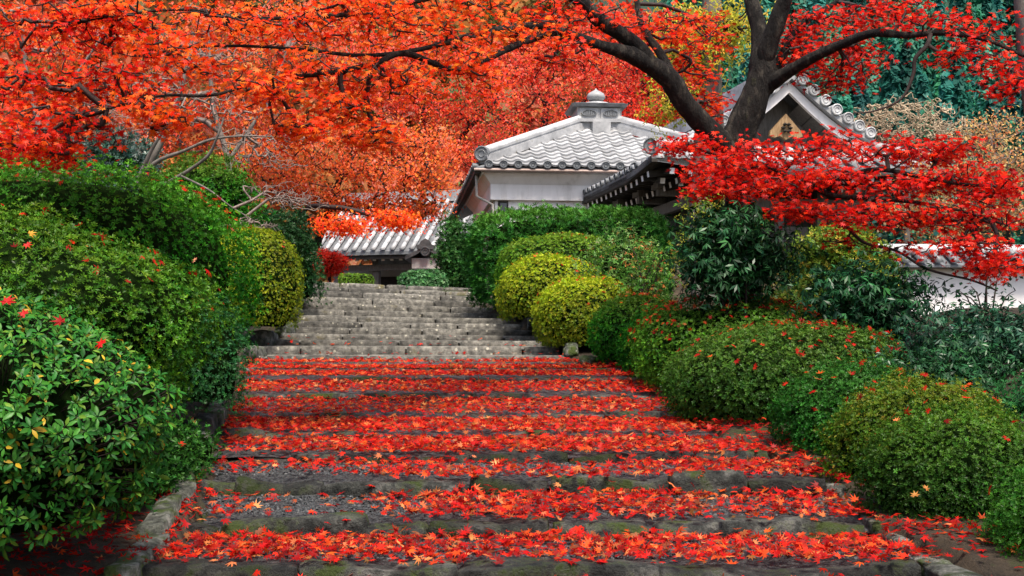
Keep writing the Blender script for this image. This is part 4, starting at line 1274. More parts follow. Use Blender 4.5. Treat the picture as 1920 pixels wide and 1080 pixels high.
tile_slope(roof, FB(0, -.03, ZE + .01), FB.u, FB.w * (S / 2) + np.array([0, 0, H]), S, sl, 'pan', tw, tl, M_TILE, tri)
tile_slope(roof, FB(-.03, S, ZE + .01), -FB.w, FB.u * (S / 2) + np.array([0, 0, H]), S, sl, 'pan', tw, tl, M_TILE, tri)
for i in range(int(S / tw)):
    put_disc(roof, FB((i + .83) * tw, -.105, ZE + .055), .085, -FB.w, M_TILEDARK)
for q, c in enumerate(cz):
    e = c + (ctr - c) * .05; t = c + (ctr - c) * .90
    up = np.array([0, 0, 1])
    m = MB()
    m.hexa(beam(e + up * .10, t + up * .10, .26, .16)); m.hexa(beam(e + up * .20, t + up * .20, .20, .05)); m.hexa(beam(e + up * .255, t + up * .255, .23, .05))
    hr = m.build('hip_ridge', M_TILE, sh)
    T = Tubes(); T.add([e + up * .28, (e + t) / 2 + up * .28, t + up * .28], [.085] * 3, 8); T.build('ridge_cap', M_TILE, hr)
    if q < 2: put_disc(hr, e + up * .24 - unit(ctr - c) * .05, .16, unit((c - ctr) * np.array([1, 1, 0])) * .6 - FB.w * .5, M_TILEDARK, 'ridge_end_tile')
# finial: boxed base, spreading cap, dome, onion jewel
fz = 5.36
fin = MB().hexa(FB.box(S / 2 - .62, S / 2 + .62, S / 2 - .62, S / 2 + .62, fz - .07, fz)).hexa(FB.box(S / 2 - .54, S / 2 + .54, S / 2 - .54, S / 2 + .54, fz - .4, fz - .073)).hexa(FB.box(S / 2 - .20, S / 2 + .20, S / 2 - .80, S / 2 - .545, fz - .42, fz - .10)).hexa(FB.box(S / 2 - .50, S / 2 + .50, S / 2 - .50, S / 2 + .50, fz + 0.0013, fz + 0.2772)).build('finial', M_TILE, sh)
for k in (-1, 1):
    MB().hexa(FB.box(S / 2 + k * .245 - .215, S / 2 + k * .245 + .215, S / 2 - .525, S / 2 - .503, fz + 0.0198, fz + 0.2574)).build('crest_panel', M_TILE, fin)
    # leaf shaped crest in an oval ring
    m = MB()
    cx = S / 2 + k * .245
    for j in range(20):
        a0, a1 = 6.283 * j / 20, 6.283 * (j + 1) / 20
        q = []
        for yy in (.532, .560):
            for (aa, rr) in ((a0, 1), (a1, 1), (a1, .84), (a0, .84)):
                q.append(FB(cx + .175 * rr * math.cos(aa), S / 2 - yy, fz + 0.1386 + .07 * rr * math.sin(aa)))
        m.hexa(q)
    for j, hgt in ((-2, .09), (-1, .13), (0, .155), (1, .13), (2, .09)):
        m.hexa(FB.box(cx + j * .05 - .017, cx + j * .05 + .017, S / 2 - .556, S / 2 - .532, fz + 0.0891, fz + 0.0891 + hgt * .66))
    m.build('crest', M_TILEDARK, fin)
m = MB()
lo = FB.box(S / 2 - .60, S / 2 + .60, S / 2 - .60, S / 2 + .60, fz + 0.2792, fz + 0.2792)[:4]; hi = FB.box(S / 2 - .64, S / 2 + .64, S / 2 - .64, S / 2 + .64, fz + 0.3432, fz + 0.3432)[:4]
m.hexa(lo + hi)
m.hexa(FB.box(S / 2 - .56, S / 2 + .56, S / 2 - .56, S / 2 + .56, fz + 0.3452, fz + 0.3696))
m.build('finial_cap', M_TILEDARK, fin)
lathe('finial_dome', [(.40, .36), (.39, .39), (.31, .45), (.18, .48), (.11, .50), (.10, .53)], [ctr[0], ctr[1], fz], M_TILE, fin)
lathe('finial_jewel', [(.09, .51), (.16, .525), (.205, .57), (.21, .62), (.18, .68), (.11, .725), (.05, .755), (.02, .78), (.003, .81)], [ctr[0], ctr[1], fz], M_TILE, fin)

# --- temple hall with a hipped gable
O2 = P(1222, 290, 22)
FH = Frame([O2[0], O2[1], 0], 11.5)
WF, DP, ZEH = 5.5, 9.4, O2[2] - .12
hall = empty('temple_hall', FH(WF / 2, DP / 2, GND))
tag(hall, 'wooden temple hall with a gabled tile roof behind the red bough', 'building')
UC, ZR, ZG, UG = WF / 2, PZ(158, 23.4), 4.32, 1.15          # ridge centre, ridge height, gable foot height and inset


def hz(u):          # height of the side slope at inset u, steeper towards the ridge
    t = u / UC
    return ZEH + (ZR - ZEH) * (.42 * t + .58 * t * t)


def lift(b):        # eaves curve up to the corners
    return .12 * max(0, 1 - b / 1.6) ** 2


m = MB()
us = np.linspace(0, UC, 7); bs = [0, .4, .8, 1.2, 1.8, 3, 5, DP]
GB = .85                                                         # gable face of the upper roof (distance back from the front eave)
for side in (0, 1):
    def uu(u): return u if side == 0 else WF - u
    for i in range(6):
        for j in range(len(bs) - 1):
            def bb(b, u): return max(b, min(u / UG, 1) * GB)     # hip line
            q = []
            for (u, b) in ((us[i], bs[j]), (us[i + 1], bs[j]), (us[i + 1], bs[j + 1]), (us[i], bs[j + 1])):
                bv = max(b, min(u / UG, 1.0) * GB)
                q.append(FH(uu(u), bv, hz(u) + lift(bv) * (1 - u / UC)))
            if np.linalg.norm(q[0] - q[3]) < 1e-4 and np.linalg.norm(q[1] - q[2]) < 1e-4: continue
            dn = np.array([0, 0, -.10])
            m.hexa([p + dn for p in q] + q)
for i in range(8):                                                # front skirt
    t0, t1 = i / 8, (i + 1) / 8
    def fp(t, k):
        u = WF * t
        e = min(u, WF - u)
        uin = UG + (WF - 2 * UG) * t
        zz = ZEH + lift(e) + (hz(UG) - ZEH - lift(e)) * k
        return FH(u + (uin - u) * k, GB * 1.25 * k, zz)
    q = [fp(t0, 0), fp(t1, 0), fp(t1, 1), fp(t0, 1)]
    m.hexa([p + np.array([0, 0, -.10]) for p in q] + q)
hroof = m.build('roof', M_TILEDARK, hall)
for k, (u0, u1) in enumerate(((0.02, .8), (.8, 1.6), (1.6, 2.46))):   # tiles of the left slope in three pitches
    A, B = FH(u0, DP, hz(u0) + .01), FH(u1, DP, hz(u1) + .01)
    L_ = np.linalg.norm(B - A)
    tile_slope(hroof, A, -FH.w, B - A, DP - (0.0 if u1 < .9 else GB), L_, 'roll', .30, L_ / 3.001, M_TILE, (lambda a, b, u0=u0, u1=u1: DP - a > min((u0 + b * .8) / UG, 1) * GB + .05))
for k in range(25):
    put_disc(hroof, FH(-.02, .9 + k * .33, ZEH + lift(.9 + k * .33) * 1 + .05), .06, -FH.u, M_TILEDARK, t=.1)
Lf = np.linalg.norm(FH(0, GB * 1.25, hz(UG)) - FH(0, 0, ZEH))
tile_slope(hroof, FH(0, 0, ZEH + .05), FH.u, FH.w * GB * 1.25 + np.array([0, 0, hz(UG) - ZEH]), WF, Lf, 'roll', .30, Lf / 4.001, M_TILE, lambda a, b: b < min(a, WF - a) * 1.0 + .25)
# ridge and hip ridges
MB().hexa(beam(FH(UC, GB - .05, ZR + .12), FH(UC, DP, ZR + .12), .34, .34)).hexa(beam(FH(UC, GB - .08, ZR + .32), FH(UC, DP, ZR + .32), .24, .08)).build('ridge', M_TILE, hall)
put_disc(hall, FH(UC, GB - .22, ZR + .18), .17, -FH.w, M_TILE, 'ridge_end_tile')
hp = [FH(0.0, 0.0, ZEH + .30), FH(.5, .4, ZEH + .36), FH(UG, GB, hz(UG) + .12)]
T = Tubes(); T.add(hp, [.10, .10, .10], 8); T.build('hip_ridge', M_TILE, hall)
put_disc(hall, hp[0] + np.array([0, 0, -.02]), .15, -FH.w - FH.u * .4, M_TILEDARK, 'ridge_end_tile')
hp = [FH(WF, 0.0, ZEH + .30), FH(WF - .5, .4, ZEH + .36), FH(WF - UG, GB, hz(UG) + .12)]
T = Tubes(); T.add(hp, [.10, .10, .10], 8); T.build('hip_ridge', M_TILE, hall)
# gable: curved white bargeboards, round tile ends, recessed boards, carved pendant
for s in (-1, 1):
    m = MB()
    prev = None
    for k in range(9):
        t = k / 8
        u = UC + s * (.0 + 1.55 * t)
        z = hz(UC - 1.55 * t) - .02 + .05 * t * t
        if prev is not None:
            u0, z0 = prev
            m.hexa([FH(u0, GB - .34, z0 - .20), FH(u, GB - .34, z - .20), FH(u, GB - .26, z - .20), FH(u0, GB - .26, z0 - .20),
                    FH(u0, GB - .34, z0), FH(u, GB - .34, z), FH(u, GB - .26, z), FH(u0, GB - .26, z0)])
        prev = (u, z)
    m.build('bargeboard', M_WHITE, hall)
    m = MB(); prev = None
    for k in range(9):          # verge roof over the boards
        t = k / 8
        u = UC + s * (.0 + 1.62 * t); z = hz(UC - 1.62 * t) + .05 * t * t
        if prev is not None:
            u0, z0 = prev
            m.hexa([FH(u0, GB - .46, z0 + .004), FH(u, GB - .46, z + .004), FH(u, GB + .3, z + .004), FH(u0, GB + .3, z0 + .004),
                    FH(u0, GB - .46, z0 + .10), FH(u, GB - .46, z + .10), FH(u, GB + .3, z + .10), FH(u0, GB + .3, z0 + .10)])
        prev = (u, z)
    vr = m.build('verge', M_TILE, hall)
    for k in range(7):
        t = (k + .9) / 7.4
        u = UC + s * 1.62 * t; z = hz(UC - 1.62 * t) + .05 * t * t + .17
        put_disc(vr, FH(u, GB - .50, z), .105, -FH.w, M_TILE, t=.5)
m = MB()
m.add([FH(UC, GB + .25, ZR - .1), FH(UC - 1.9, GB + .25, hz(.6) - .1), FH(UC + 1.9, GB + .25, hz(.6) - .1), FH(UC, GB + .29, ZR - .1), FH(UC - 1.9, GB + .29, hz(.6) - .1), FH(UC + 1.9, GB + .29, hz(.6) - .1)], [(0, 1, 2), (5, 4, 3), (0, 3, 4, 1), (1, 4, 5, 2), (2, 5, 3, 0)])
m.build('gable_wall', M_WOODGREY, hall)
for s in (-1, 1):              # boards of the gable soffit
    for k in range(5):
        t0, t1 = .16 + k * .17, .16 + (k + 1) * .17 - .012
        q = []
        for (bb_, zz) in ((GB - .24, -.30), (GB + .24, -.50)):
            for t in (t0, t1):
                q.append(FH(UC + s * 1.5 * t, bb_, hz(UC - 1.5 * t) + zz * .55))
        q = [q[0], q[1], q[3], q[2]]
        MB().hexa([p - np.array([0, 0, .02]) for p in q] + q).build('soffit_board', M_WOODGREY, hall)
m = MB()
prof = [(-.30, -.12), (-.32, -.20), (-.22, -.24), (-.12, -.20), (0, -.27), (.12, -.20), (.22, -.24), (.32, -.20), (.30, -.12), (0, .20)]
fr = [FH(UC + a, GB - .20, ZR - .78 + b) for a, b in prof]; bk = [FH(UC + a, GB - .12, ZR - .78 + b) for a, b in prof]
k = len(prof)
m.add(fr + bk, [list(range(k))[::-1], list(range(k, 2 * k))] + [[i, (i + 1) % k, k + (i + 1) % k, k + i] for i in range(k)])
pend = m.build('gable_pendant', M_WOODTAN, hall)
m = MB()
for k in range(6):
    a0 = 6.283 * k / 6
    c0 = FH(UC + .07 * math.cos(a0), GB - .235, ZR - .84 + .07 * math.sin(a0))
    m.add(*(lambda v, f: (v, f))([(c0[0] + q[0] * .05, c0[1] + q[1] * .05, c0[2] + q[2] * .05) for q in octv], [(0, 2, 4), (2, 1, 4), (1, 3, 4), (3, 0, 4), (2, 0, 5), (1, 2, 5), (3, 1, 5), (0, 3, 5)]))
m.build('carved_flower', M_WOODDARK, pend)
# eaves: boards, two rows of rafters with white ends along the left side and the front
for row, (off, zz, mm) in enumerate(((.10, -.20, .34), (.62, -.30, .34))):
    for k in range(int((DP - .6) / mm)):
        b = .5 + k * mm
        p, q = FH(off, b, ZEH + lift(b) + zz), FH(1.9, b, hz(1.9) * .0 + ZEH + .30 + zz)
        rf = MB().hexa(beam(p, q, .09, .11)).build('rafter', M_WOODDARK, hall)
        MB().hexa(beam(p - unit(q - p) * .012, p - unit(q - p) * .002, .085, .10)).build('rafter_end', M_WHITE, rf)
    for k in range(int((WF - .6) / mm)):
        a = .4 + k * mm
        p, q = FH(a, off, ZEH + lift(min(a, WF - a)) + zz), FH(a, 1.5, ZEH + .25 + zz)
        rf = MB().hexa(beam(p, q, .09, .11)).build('rafter', M_WOODDARK, hall)
        MB().hexa(beam(p - unit(q - p) * .012, p - unit(q - p) * .002, .085, .10)).build('rafter_end', M_WHITE, rf)
MB().hexa(beam(FH(.05, 0, ZEH + .06), FH(.05, 1.5, ZEH - .10), .10, .12)).hexa(beam(FH(.05, 1.5, ZEH - .10), FH(.05, DP, ZEH - .12), .10, .12)).build('eave_board', M_WOODDARK, hall)
MB().hexa(beam(FH(0.1, .05, ZEH + .08), FH(1.5, .05, ZEH - .10), .10, .12)).hexa(beam(FH(1.5, .05, ZEH - .10), FH(WF - 1.5, .05, ZEH - .10), .10, .12)).hexa(beam(FH(WF - 1.5, .05, ZEH - .10), FH(WF - .1, .05, ZEH + .08), .10, .12)).build('eave_board', M_WOODDARK, hall)
MB().hexa(FH.box(1.3, WF - 1.3, 1.6, DP, GND - .1, ZEH + .45)).build('wall', M_WOODDARK, hall)
for a in (1.25, 2.1, 2.9, 3.75):
    MB().hexa(FH.box(a - .09, a + .09, 1.30, 1.48, GND - .1, ZEH + .2)).build('post', M_WOODGREY, hall)
for b in (2.6, 4.0, 5.4):
    MB().hexa(FH.box(1.14, 1.296, b - .09, b + .09, GND - .1, ZEH + .2)).build('post', M_WOODGREY, hall)
MB().hexa(FH.box(.9, WF - .9, 1.18, 1.28, ZEH - .62, ZEH - .42)).build('tie_beam', M_WOODGREY, hall)
MB().hexa(FH.box(1.0, 1.13, 1.3, DP, ZEH - .62, ZEH - .42)).build('tie_beam', M_WOODGREY, hall)
for b in (1.4, 2.6, 4.0):
    m = MB()
    m.hexa(FH.box(.55, 1.12, b - .08, b + .08, ZEH - .40, ZEH - .28)); m.hexa(FH.box(.50, .70, b - .20, b + .20, ZEH - .277, ZEH - .16))
    m.build('bracket', M_WOODGREY, hall)
for k in range(9):
    a = 1.42 + k * .24
    MB().hexa(FH.box(a, a + .225, 1.50, 1.56, GND, ZEH - .9)).build('wall_board', M_WOODGREY, hall)

# --- gate beyond the head of the steps
FG = Frame(P(596, 474, 38)[:2].tolist() + [0], -15.0)
WG, ZEG = 4.5, PZ(474, 38)
gate = empty('temple_gate', FG(WG / 2, 1.5, GND))
tag(gate, 'low tile roofed gate with dark opening beyond the steps', 'building')
ZRG = ZEG + 1.75
m = MB()
m.hexa([FG(-.2, 0, ZEG - .1), FG(WG, 0, ZEG - .1), FG(WG, 2.6, ZRG - .1), FG(-.2, 2.6, ZRG - .1), FG(-.2, 0, ZEG), FG(WG, 0, ZEG), FG(WG, 2.6, ZRG), FG(-.2, 2.6, ZRG)])
m.hexa([FG(-.2, 2.603, ZRG - .1), FG(WG, 2.603, ZRG - .1), FG(WG, 5.2, ZEG - .1), FG(-.2, 5.2, ZEG - .1), FG(-.2, 2.603, ZRG), FG(WG, 2.603, ZRG), FG(WG, 5.2, ZEG), FG(-.2, 5.2, ZEG)])
groof = m.build('roof', M_TILEDARK, gate)
Lg = math.hypot(2.6, 1.75)
tile_slope(groof, FG(-.2, -.03, ZEG + .02), FG.u, FG.w * 2.6 + np.array([0, 0, 1.75]), WG + .2, Lg, 'roll', .30, Lg / 9.001, M_TILE)
m = MB()
for k in range(15):
    a = -.2 + k * .30
    m.hexa([FG(a + .08, -.03, ZEG + .012), FG(a + .22 + .0, -.03, ZEG + .012), FG(a + .22, 2.55, ZRG + .0), FG(a + .08, 2.55, ZRG + .0), FG(a + .08, -.03, ZEG + .03), FG(a + .22, -.03, ZEG + .03), FG(a + .22, 2.55, ZRG + .02), FG(a + .08, 2.55, ZRG + .02)])
MB().hexa(beam(FG(-.3, 2.6, ZRG + .15), FG(WG + .1, 2.6, ZRG + .15), .3, .35)).build('ridge', M_TILE, gate)
MB().hexa(FG.box(-.2, WG, .06, .14, ZEG - .22, ZEG - .105)).build('eave_board', M_WOODDARK, gate)
for k in range(16):
    a = .05 + k * .275
    p, q = FG(a, .22, ZEG - .20), FG(a, 1.6, ZEG + .5)
    rf = MB().hexa(beam(p, q, .09, .10)).build('rafter', M_WOODDARK, gate)
    MB().hexa(beam(p - unit(q - p) * .02, p - unit(q - p) * .003, .10, .11)).build('rafter_end', M_WHITE, rf)
MB().hexa(FG.box(.1, WG - .1, 1.9, 2.0, GND, ZEG - .6)).build('back_wall', M_WOODDARK, gate)
MB().hexa(FG.box(.1, WG - .1, 1.75, 1.85, ZEG - .62, ZEG - .40)).build('plaster_band', M_GREYPLASTER, gate)
for a in (.3, 1.55, 3.3, 4.2):
    MB().hexa(FG.box(a - .10, a + .10, .70, .90, GND - .1, ZEG + .1)).build('post', M_WOODGREY, gate)
MB().hexa(FG.box(.1, WG - .1, .6, .68, ZEG - .52, ZEG - .34)).build('tie_beam', M_WOODGREY, gate)
MB().hexa(FG.box(2.45, 2.5, 1.2, 1.25, GND, ZEG - .4)).build('door_post', M_WOODGREY, gate)
MB().hexa(FG.box(2.15, 2.42, 1.2, 1.3, GND, ZEG - 1.15)).build('offertory_box', M_ORANGEWOOD, gate)

# --- plastered gate wing with its own little tiled gable
FW = Frame(P(772, 540, 33)[:2].tolist() + [0], -2.0)
wing = empty('wing_wall', FW(.36, .2, GND))
tag(wing, 'short white wall end with a small tiled gable cap beside the gate', 'wall')
zt = PZ(484, 33)
MB().hexa(FW.box(.14, .60, .06, 2.0, GND, zt - .27)).build('plaster', M_WHITE, wing)
MB().hexa(FW.box(0, .73, 0, 2.06, zt - .268, zt)).build('plaster_head', M_WHITE, wing)
m = MB()
cv = [(-.16, -.05), (0.0, .02), (.16, .10), (.28, .19), (.365, .30), (.45, .19), (.57, .10), (.73, .02), (.98, -.16), (1.12, -.24)]
for (a0, z0), (a1, z1) in zip(cv[:-1], cv[1:]):
    m.hexa([FW(a0, -.12, zt + z0 + .003), FW(a1, -.12, zt + z1 + .003), FW(a1, 2.2, zt + z1 + .003), FW(a0, 2.2, zt + z0 + .003), FW(a0, -.12, zt + z0 + .10), FW(a1, -.12, zt + z1 + .10), FW(a1, 2.2, zt + z1 + .10), FW(a0, 2.2, zt + z0 + .10)])
m.build('cap_roof', M_TILEDARK, wing)
put_disc(wing, FW(.365, -.16, zt + .16), .125, -FW.w, M_TILEDARK, 'ridge_end_tile', .2)
m = MB()
orn = [(-.22, .24), (-.24, .34), (-.16, .36), (-.12, .44), (0, .52), (.12, .44), (.16, .36), (.24, .34), (.22, .24)]
k = len(orn)
fr = [FW(.365 + a, -.14, zt + b - .02) for a, b in orn]; bk = [FW(.365 + a, .0, zt + b - .02) for a, b in orn]
m.add(fr + bk, [list(range(k))[::-1], list(range(k, 2 * k))] + [[i, (i + 1) % k, k + (i + 1) % k, k + i] for i in range(k)])
m.build('ridge_ornament', M_TILEDARK, wing)
# low coping wall to its right
FC = Frame(P(826, 540, 29)[:2].tolist() + [0], 0.0)
low = empty('coping_wall', FC(.4, .1, GND))
tag(low, 'low wall with dark wavy tile coping right of the glossy shrub', 'wall')
zc = PZ(508, 29)
wl = (898 - 826) / F * 29
MB().hexa(FC.box(.02, wl - .02, .1, .3, GND - .2, zc - .26)).build('plaster', M_WHITE, low)
MB().hexa(FC.box(0, wl, 0.06, .36, zc - .257, zc - .10)).build('coping', M_TILEDARK, low)
T = Tubes(); T.add([FC(0, .2, zc - .06), FC(wl / 2, .2, zc - .06), FC(wl, .2, zc - .06)], [.075] * 3, 8); T.build('coping_ridge', M_TILEDARK, low)
tile_slope(low, FC(.02, -.10, zc - .34), FC.u, FC.w * .3 + np.array([0, 0, .22]), wl, .37, 'pan', wl / 3.001, .36, M_TILEDARK)

# --- white garden wall on the right with tile coping
FR = Frame([PX(1665, 17), 17.2, 0], 4.0)
gw = empty('garden_wall', FR(1.8, .1, ground_z(np.array([PX(1800, 17)]), np.array([17.2]))[0]))
tag(gw, 'white plaster garden wall with pale tile coping at the right', 'wall')
zw = PZ(503, 17.2)
MB().hexa(FR.box(0, 6, 0, .2, .2, zw)).build('plaster', M_WHITE, gw)
m = MB().hexa([FR(-.1, -.22, zw + .003), FR(6.1, -.22, zw + .003), FR(6.1, .10, zw + .003), FR(-.1, .10, zw + .003), FR(-.1, -.22, zw + .03), FR(6.1, -.22, zw + .03), FR(6.1, .10, zw + .20), FR(-.1, .10, zw + .20)])
cp = m.build('coping', M_TILEDARK, gw)
tile_slope(cp, FR(-.1, -.24, zw + .04), FR.u, FR.w * .32 + np.array([0, 0, .17]), 6.2, .37, 'roll', .22, .18, M_TILEDARK)
T = Tubes(); T.add([FR(-.1, .12, zw + .25), FR(3, .12, zw + .25), FR(6.1, .12, zw + .25)], [.09] * 3, 8); T.build('coping_ridge', M_TILE, gw)

# --- small white post behind the olive bush
pb = P(447, 470, 15.6)
post = empty('boundary_post', pb)
MB().hexa([pb + np.array(q) for q in [(-.035, -.035, 0), (.035, -.035, 0), (.035, .035, 0), (-.035, .035, 0), (-.033, -.033, .40), (.033, -.033, .40), (.033, .033, .40), (-.033, .033, .40)]]).build('shaft', M_WHITE, post)
MB().hexa([pb + np.array(q) for q in [(-.034, -.034, .403), (.034, -.034, .403), (.034, .034, .403), (-.034, .034, .403), (-.012, -.012, .43), (.012, -.012, .43), (.012, .012, .43), (-.012, .012, .43)]]).build('cap', M_WHITE, post)
tag(post, 'small white post sticking up behind the olive clipped bush', 'post')

# --- foreground broad leafed shrub with single leaves
rb = np.random.default_rng(88)
D1 = 5.25
fg = empty('rhododendron_shrub', P(60, 1060, D1))
tag(fg, 'large leafed green shrub with yellow leaves at the lower left', 'shrub')
cB = P(-50, 795, D1); radB = np.array([372 / F * D1, .62, 262 / F * D1])
dirs = bush_dirs(2000, -.8, rb)
pB, nB = bush_shape(dirs, cB, radB, 1.08, .10, 3.0, 88)
inn = rb.exponential(.07, len(pB))
pB = pB - nB * inn[:, None]
ov_, of_ = oval_template()
tri_f = []
for q in of_:
    tri_f += [[q[0], q[1], q[2]]] if q[2] == q[3] else [[q[0], q[1], q[2]], [q[0], q[2], q[3]]]
tri_f = np.array(tri_f)
LPp, LNn, LDd, LCc, LSs = [], [], [], [], []
TB = Tubes()
core_c = cB + np.array([0, .15, -.25])
for p, n_ in zip(pB, nB):
    axis = unit(n_ + np.array([0, -.1, .45]) + rb.normal(size=3) * .35)
    k = rb.integers(5, 9)
    s = rb.uniform(.022, .048)
    t1 = unit(np.cross(axis, rb.normal(size=3))); t2 = np.cross(axis, t1)
    a0 = rb.uniform(0, 6.28)
    for j in range(k):
        a = a0 + j * 2.4
        el = rb.uniform(-.25, .75)
        dr = (t1 * math.cos(a) + t2 * math.sin(a)) * math.cos(el) + axis * math.sin(el)
        nn = axis * math.cos(el) - (t1 * math.cos(a) + t2 * math.sin(a)) * math.sin(el)
        LPp.append(p + dr * .006); LDd.append(dr); LNn.append(nn); LSs.append(s * rb.uniform(.75, 1.15))
        yl = rb.uniform()
        LCc.append((.42, .27, .02) if yl < .03 else ((.10, .19, .02) if yl < .16 else ((.020, .115, .016) if yl < .6 else (.04, .155, .016))))
    mid = p + (core_c - p) * .35 + rb.normal(size=3) * .03
    TB.add([p + (core_c - p) * .75, mid, p], [.006, .004, .002], 4)
LPp, LNn, LDd, LCc, LSs = map(np.array, (LPp, LNn, LDd, LCc, LSs))
LCc = np.clip(LCc * (1 + rb.normal(size=(len(LCc), 1)) * .2), .003, .9)
cand = np.nonzero((LPp[:, 1] < D1 - .12) & (LPp[:, 0] / LPp[:, 1] > -.40) & (LSs > .032))[0]
one = rb.choice(cand, min(300, len(cand)), replace=False)
mask = np.ones(len(LPp), bool); mask[one] = False


def exact(pos, nor, direc, size, col, tv, tf):
    z = unit(nor); x = unit(direc - (direc * z).sum(1, keepdims=True) * z); y = np.cross(z, x)
    v = pos[:, None] + size[:, None, None] * (tv[None, :, 0:1] * x[:, None] + tv[None, :, 1:2] * y[:, None] + tv[None, :, 2:3] * z[:, None])
    return v.reshape(-1, 3), (tf[None] + (np.arange(len(pos)) * len(tv))[:, None, None]).reshape(-1, 3), np.repeat(col, len(tv), axis=0)


v, f, k = exact(LPp[mask], LNn[mask], LDd[mask], LSs[mask], LCc[mask], ov_, tri_f)
tag(mk('foliage', v, f, M_LEAFG, fg, col=k), kind='stuff')
OV = mesh_data('broad_leaf', ov_, tri_f, M_LEAFG_O)
for j in one:
    place_leaf('leaf', OV, LPp[j], LNn[j], LDd[j], LSs[j], LCc[j], fg)
TB.build('stem', M_TWIG, fg)
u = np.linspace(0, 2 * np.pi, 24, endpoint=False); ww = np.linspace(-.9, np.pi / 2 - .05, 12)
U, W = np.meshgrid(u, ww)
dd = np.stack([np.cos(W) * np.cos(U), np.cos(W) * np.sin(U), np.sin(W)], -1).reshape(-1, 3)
pc, _ = bush_shape(dd, cB + np.array([0, .10, 0]), radB * .88, 1.08, .10, 3.0, 88)  # dark shell, the shade inside this shrub put into its colour
mk('shaded_twig_core', pc, [[j * 24 + i, j * 24 + (i + 1) % 24, (j + 1) * 24 + (i + 1) % 24, (j + 1) * 24 + i] for j in range(11) for i in range(24)] + [[11 * 24 + i for i in range(24)]], M_CORE, fg, smooth=True)

# ------------------------------------------------------------------ fallen leaves
rl = np.random.default_rng(404)
COVER = [.84, .84, .56, .74, .92, .95, 1.0, 1.05, 1.0, .8]
n = 38000
d = rl.uniform(4.9, 15.4, n) ** 1.0
t = rl.uniform(-.01, 1.02, n)
x = stair_left(d) + (stair_right(d) - stair_left(d)) * t
ix = np.clip(np.searchsorted(SD, d, side='right') - 1, 0, 22)
fr_ = (d - SD[ix])
cov = np.where(ix < 10, np.array(COVER)[np.clip(ix, 0, 9)], .0)
patch = Noise(5)(np.stack([x, d, 0 * x], 1), 2.6) * .75 + Noise(6)(np.stack([x, d, 0 * x], 1), 9.0) * .35
cov = cov - np.where(ix == 1, .30 * smooth01((.5 - t) / .3) * smooth01((t - .04) / .1) + .2 * smooth01((t - .65) / .2), 0)
keepn = (patch + (cov - .62) * 2.6 + rl.normal(size=n) * .32) > 0
keepn |= (rl.uniform(size=n) < .10) & (ix < 9)
on_stone = (fr_ < np.where(ix < 3, .15, .06)) & (d > SD[0])
keepn &= ~(on_stone & (rl.uniform(size=n) < np.where(patch > .25, .25, .80)))
keepn &= ~((ix == 9) & (fr_ > .45))
keepn |= (ix >= 9) & (fr_ < .12) & (rl.uniform(size=n) < .06)
d, x, ix = d[keepn], x[keepn], ix[keepn]
z = tread_z(x, d) + .010 + rl.exponential(.009, len(d))
ti = np.abs(rl.normal(size=len(d))) * .45; az = rl.uniform(0, 6.283, len(d))
nor = np.stack([np.sin(ti) * np.cos(az), np.sin(ti) * np.sin(az) - .10, np.cos(ti)], 1)
pos = np.stack([x, d, z], 1)
pos[:, 2] += ti * .012
size = rl.uniform(.022, .046, len(d))
col = palette(len(d), LITTER + [(.22, .05, .02), (.34, .12, .04)], [4, 4, 3, 2.6, 1.4, 2.4, 1.0, .8], .28, rl)
near = np.nonzero((d < 7.6) & (d > 5.55) & (size > .038))[0]
# the largest loose leaves on the lower treads, one by one
pick = rl.choice(near, 240, replace=False)
TREAD = ['lowest', 'second lowest', 'third lowest', 'fourth lowest']
for j in pick:
    c = col[j]
    cn = 'scarlet' if c[1] < .045 else ('orange red' if c[1] < .12 else 'orange')
    tn = TREAD[int(min(ix[j], 3))]
    side = ['at the left end', 'left of the middle', 'in the middle', 'right of the middle', 'at the right end'][int(np.clip(np.floor((x[j] - stair_left(d[j])) / (stair_right(d[j]) - stair_left(d[j])) * 5), 0, 4))]
    form = 'large' if size[j] > .0425 else 'mid-sized'
    ti_ = rl.uniform(.15, .75); az_ = rl.uniform(0, 6.283)
    o = place_leaf('maple_leaf', LEAFM[int(rl.integers(3))], pos[j] + np.array([0, 0, .018]), (math.sin(ti_) * math.cos(az_), math.sin(ti_) * math.sin(az_) - .25, math.cos(ti_)), rl.normal(size=3), size[j] * 1.08, c)
    lab = f'{form} {cn} maple leaf lying {side} of the {tn} tread'
    tag(o, lab, 'leaf', lab.replace('leaf', 'leaves'))
mask = np.ones(len(d), bool); mask[pick] = False
nr_ = mask & (d < 9.2); fr2 = mask & (d >= 9.2)
v, f, k = scatter(pos[nr_], nor[nr_], size[nr_], col[nr_], MAPLES, r=rl)
v2, f2, k2 = scatter(pos[fr2], nor[fr2], size[fr2], col[fr2], [maple_template(.3, 5), maple_template(-.2, 5)], r=rl)
v, f, k = np.concatenate([v, v2]), np.concatenate([f, f2 + len(v)]), np.concatenate([k, k2])
tag(mk('leaf_litter', v, f, M_LEAF, col=k), 'carpet of red and orange maple leaves covering the lower treads', kind='stuff')
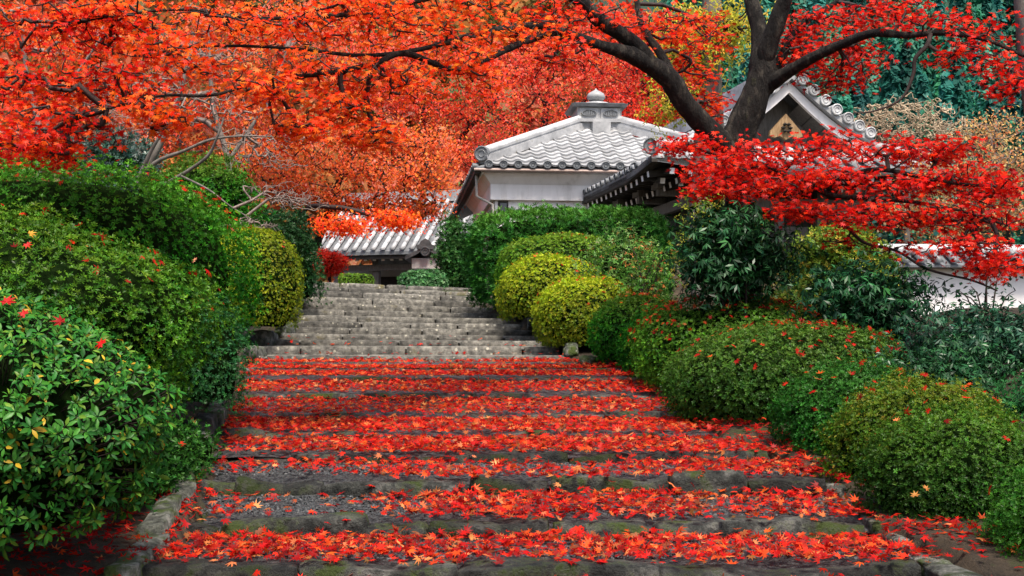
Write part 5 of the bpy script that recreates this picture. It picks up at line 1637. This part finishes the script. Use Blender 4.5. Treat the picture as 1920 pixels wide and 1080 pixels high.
# leaves on the banks
n = 6600
xx = np.concatenate([rl.uniform(-2.4, -1.2, 3000), rl.uniform(1.3, 2.6, 2200), rl.uniform(.9, 1.8, 1400)])
dd_ = np.concatenate([rl.uniform(4.4, 7.2, 3000), rl.uniform(4.9, 7.6, 2200), rl.uniform(7.4, 10.2, 1400)])
ok = (xx < stair_left(dd_) - .02) | (xx > stair_right(dd_) + .02)
ok &= (Noise(9)(np.stack([xx, dd_, 0 * xx], 1), 4) + rl.normal(size=n) * .4) > .1
xx, dd_ = xx[ok], dd_[ok]
pp = np.stack([xx, dd_, ground_z(xx, dd_) + .012 + rl.exponential(.01, len(xx))], 1)
v, f, k = scatter(pp, rl.normal(size=pp.shape) * .35 + np.array([0, 0, 1]), rl.uniform(.028, .045, len(xx)), palette(len(xx), LITTER, [4, 2, 4, 1, .4, 3], .2, rl), [maple_template(.3, 5), maple_template(-.2, 5)], r=rl)
tag(mk('bank_leaf_litter', v, f, M_LEAF, col=k), 'fallen maple leaves on the soil beside the steps', kind='stuff')
# leaves caught on the clipped mounds
cp_, cn_ = [], []
want = {0: 110, 1: 60, 2: 12, 3: 14, 4: 6, 6: 16, 7: 30, 8: 40, 9: 46, 10: 40, 11: 340, 12: 190, 13: 40, 14: 26, 15: 10, 16: 6}
for b_i, cnt_ in want.items():
    pts_, nrm_ = HEDGE_POINTS[b_i]
    w_ = np.clip(nrm_[:, 2], .05, 1) ** 2 * np.exp(1.6 * Noise(70 + b_i)(pts_, 2.5))
    sel = rl.choice(len(pts_), min(cnt_, len(pts_)), replace=False, p=w_ / w_.sum())
    cp_.append(pts_[sel] + nrm_[sel] * .02); cn_.append(nrm_[sel])
cp_, cn_ = np.concatenate(cp_), np.concatenate(cn_)
v, f, k = scatter(cp_, cn_ + rl.normal(size=cn_.shape) * .4, rl.uniform(.028, .044, len(cp_)), palette(len(cp_), LITTER, [4, 4, 2.5, 2.2, .6, 2], .18, rl), MAPLES, r=rl)
tag(mk('caught_leaves', v, f, M_LEAF, col=k), 'red maple leaves caught on the clipped mounds', kind='stuff')
# single leaves on the foreground shrub and the nearest mound
for (px_, py_, dd1, s_, c_, lb) in [(15, 562, 5.0, .050, (.62, .03, .03), 'big crimson maple leaf on the large leafed shrub at the left edge'), (42, 588, 4.95, .042, (.60, .03, .03), 'crimson maple leaf just below the big one on the left shrub'),
                                    (188, 643, 4.92, .040, (.66, .008, .008), 'bright red maple leaf alone on the right shoulder of the left shrub'), (110, 600, 4.95, .044, (.38, .02, .02), 'dull crimson maple leaf in the middle of the left shrub'),
                                    (60, 437, 6.3, .036, (.80, .42, .06), 'yellow maple leaf lying on the yellowish azalea mound'), (1715, 926, 6.2, .034, (.66, .30, .08), 'ochre maple leaf hanging low on the nearest right mound'), (1737, 914, 6.2, .030, (.66, .28, .08), 'ochre maple leaf upper of the pair on the nearest right mound'),
                                    (928, 868, 7.6, .050, (.84, .50, .20), 'pale golden maple leaf standing up on the fourth tread middle'), (364, 487, 8.0, .034, (.70, .30, .16), 'pale pinkish maple leaf on the face of the big dark mound')]:
    o = place_leaf('maple_leaf', LEAFM[0], P(px_, py_, dd1), (rl.normal() * .3, -.9, .6), (rl.normal(), 0, .6), s_, c_)
    tag(o, lb, 'leaf')
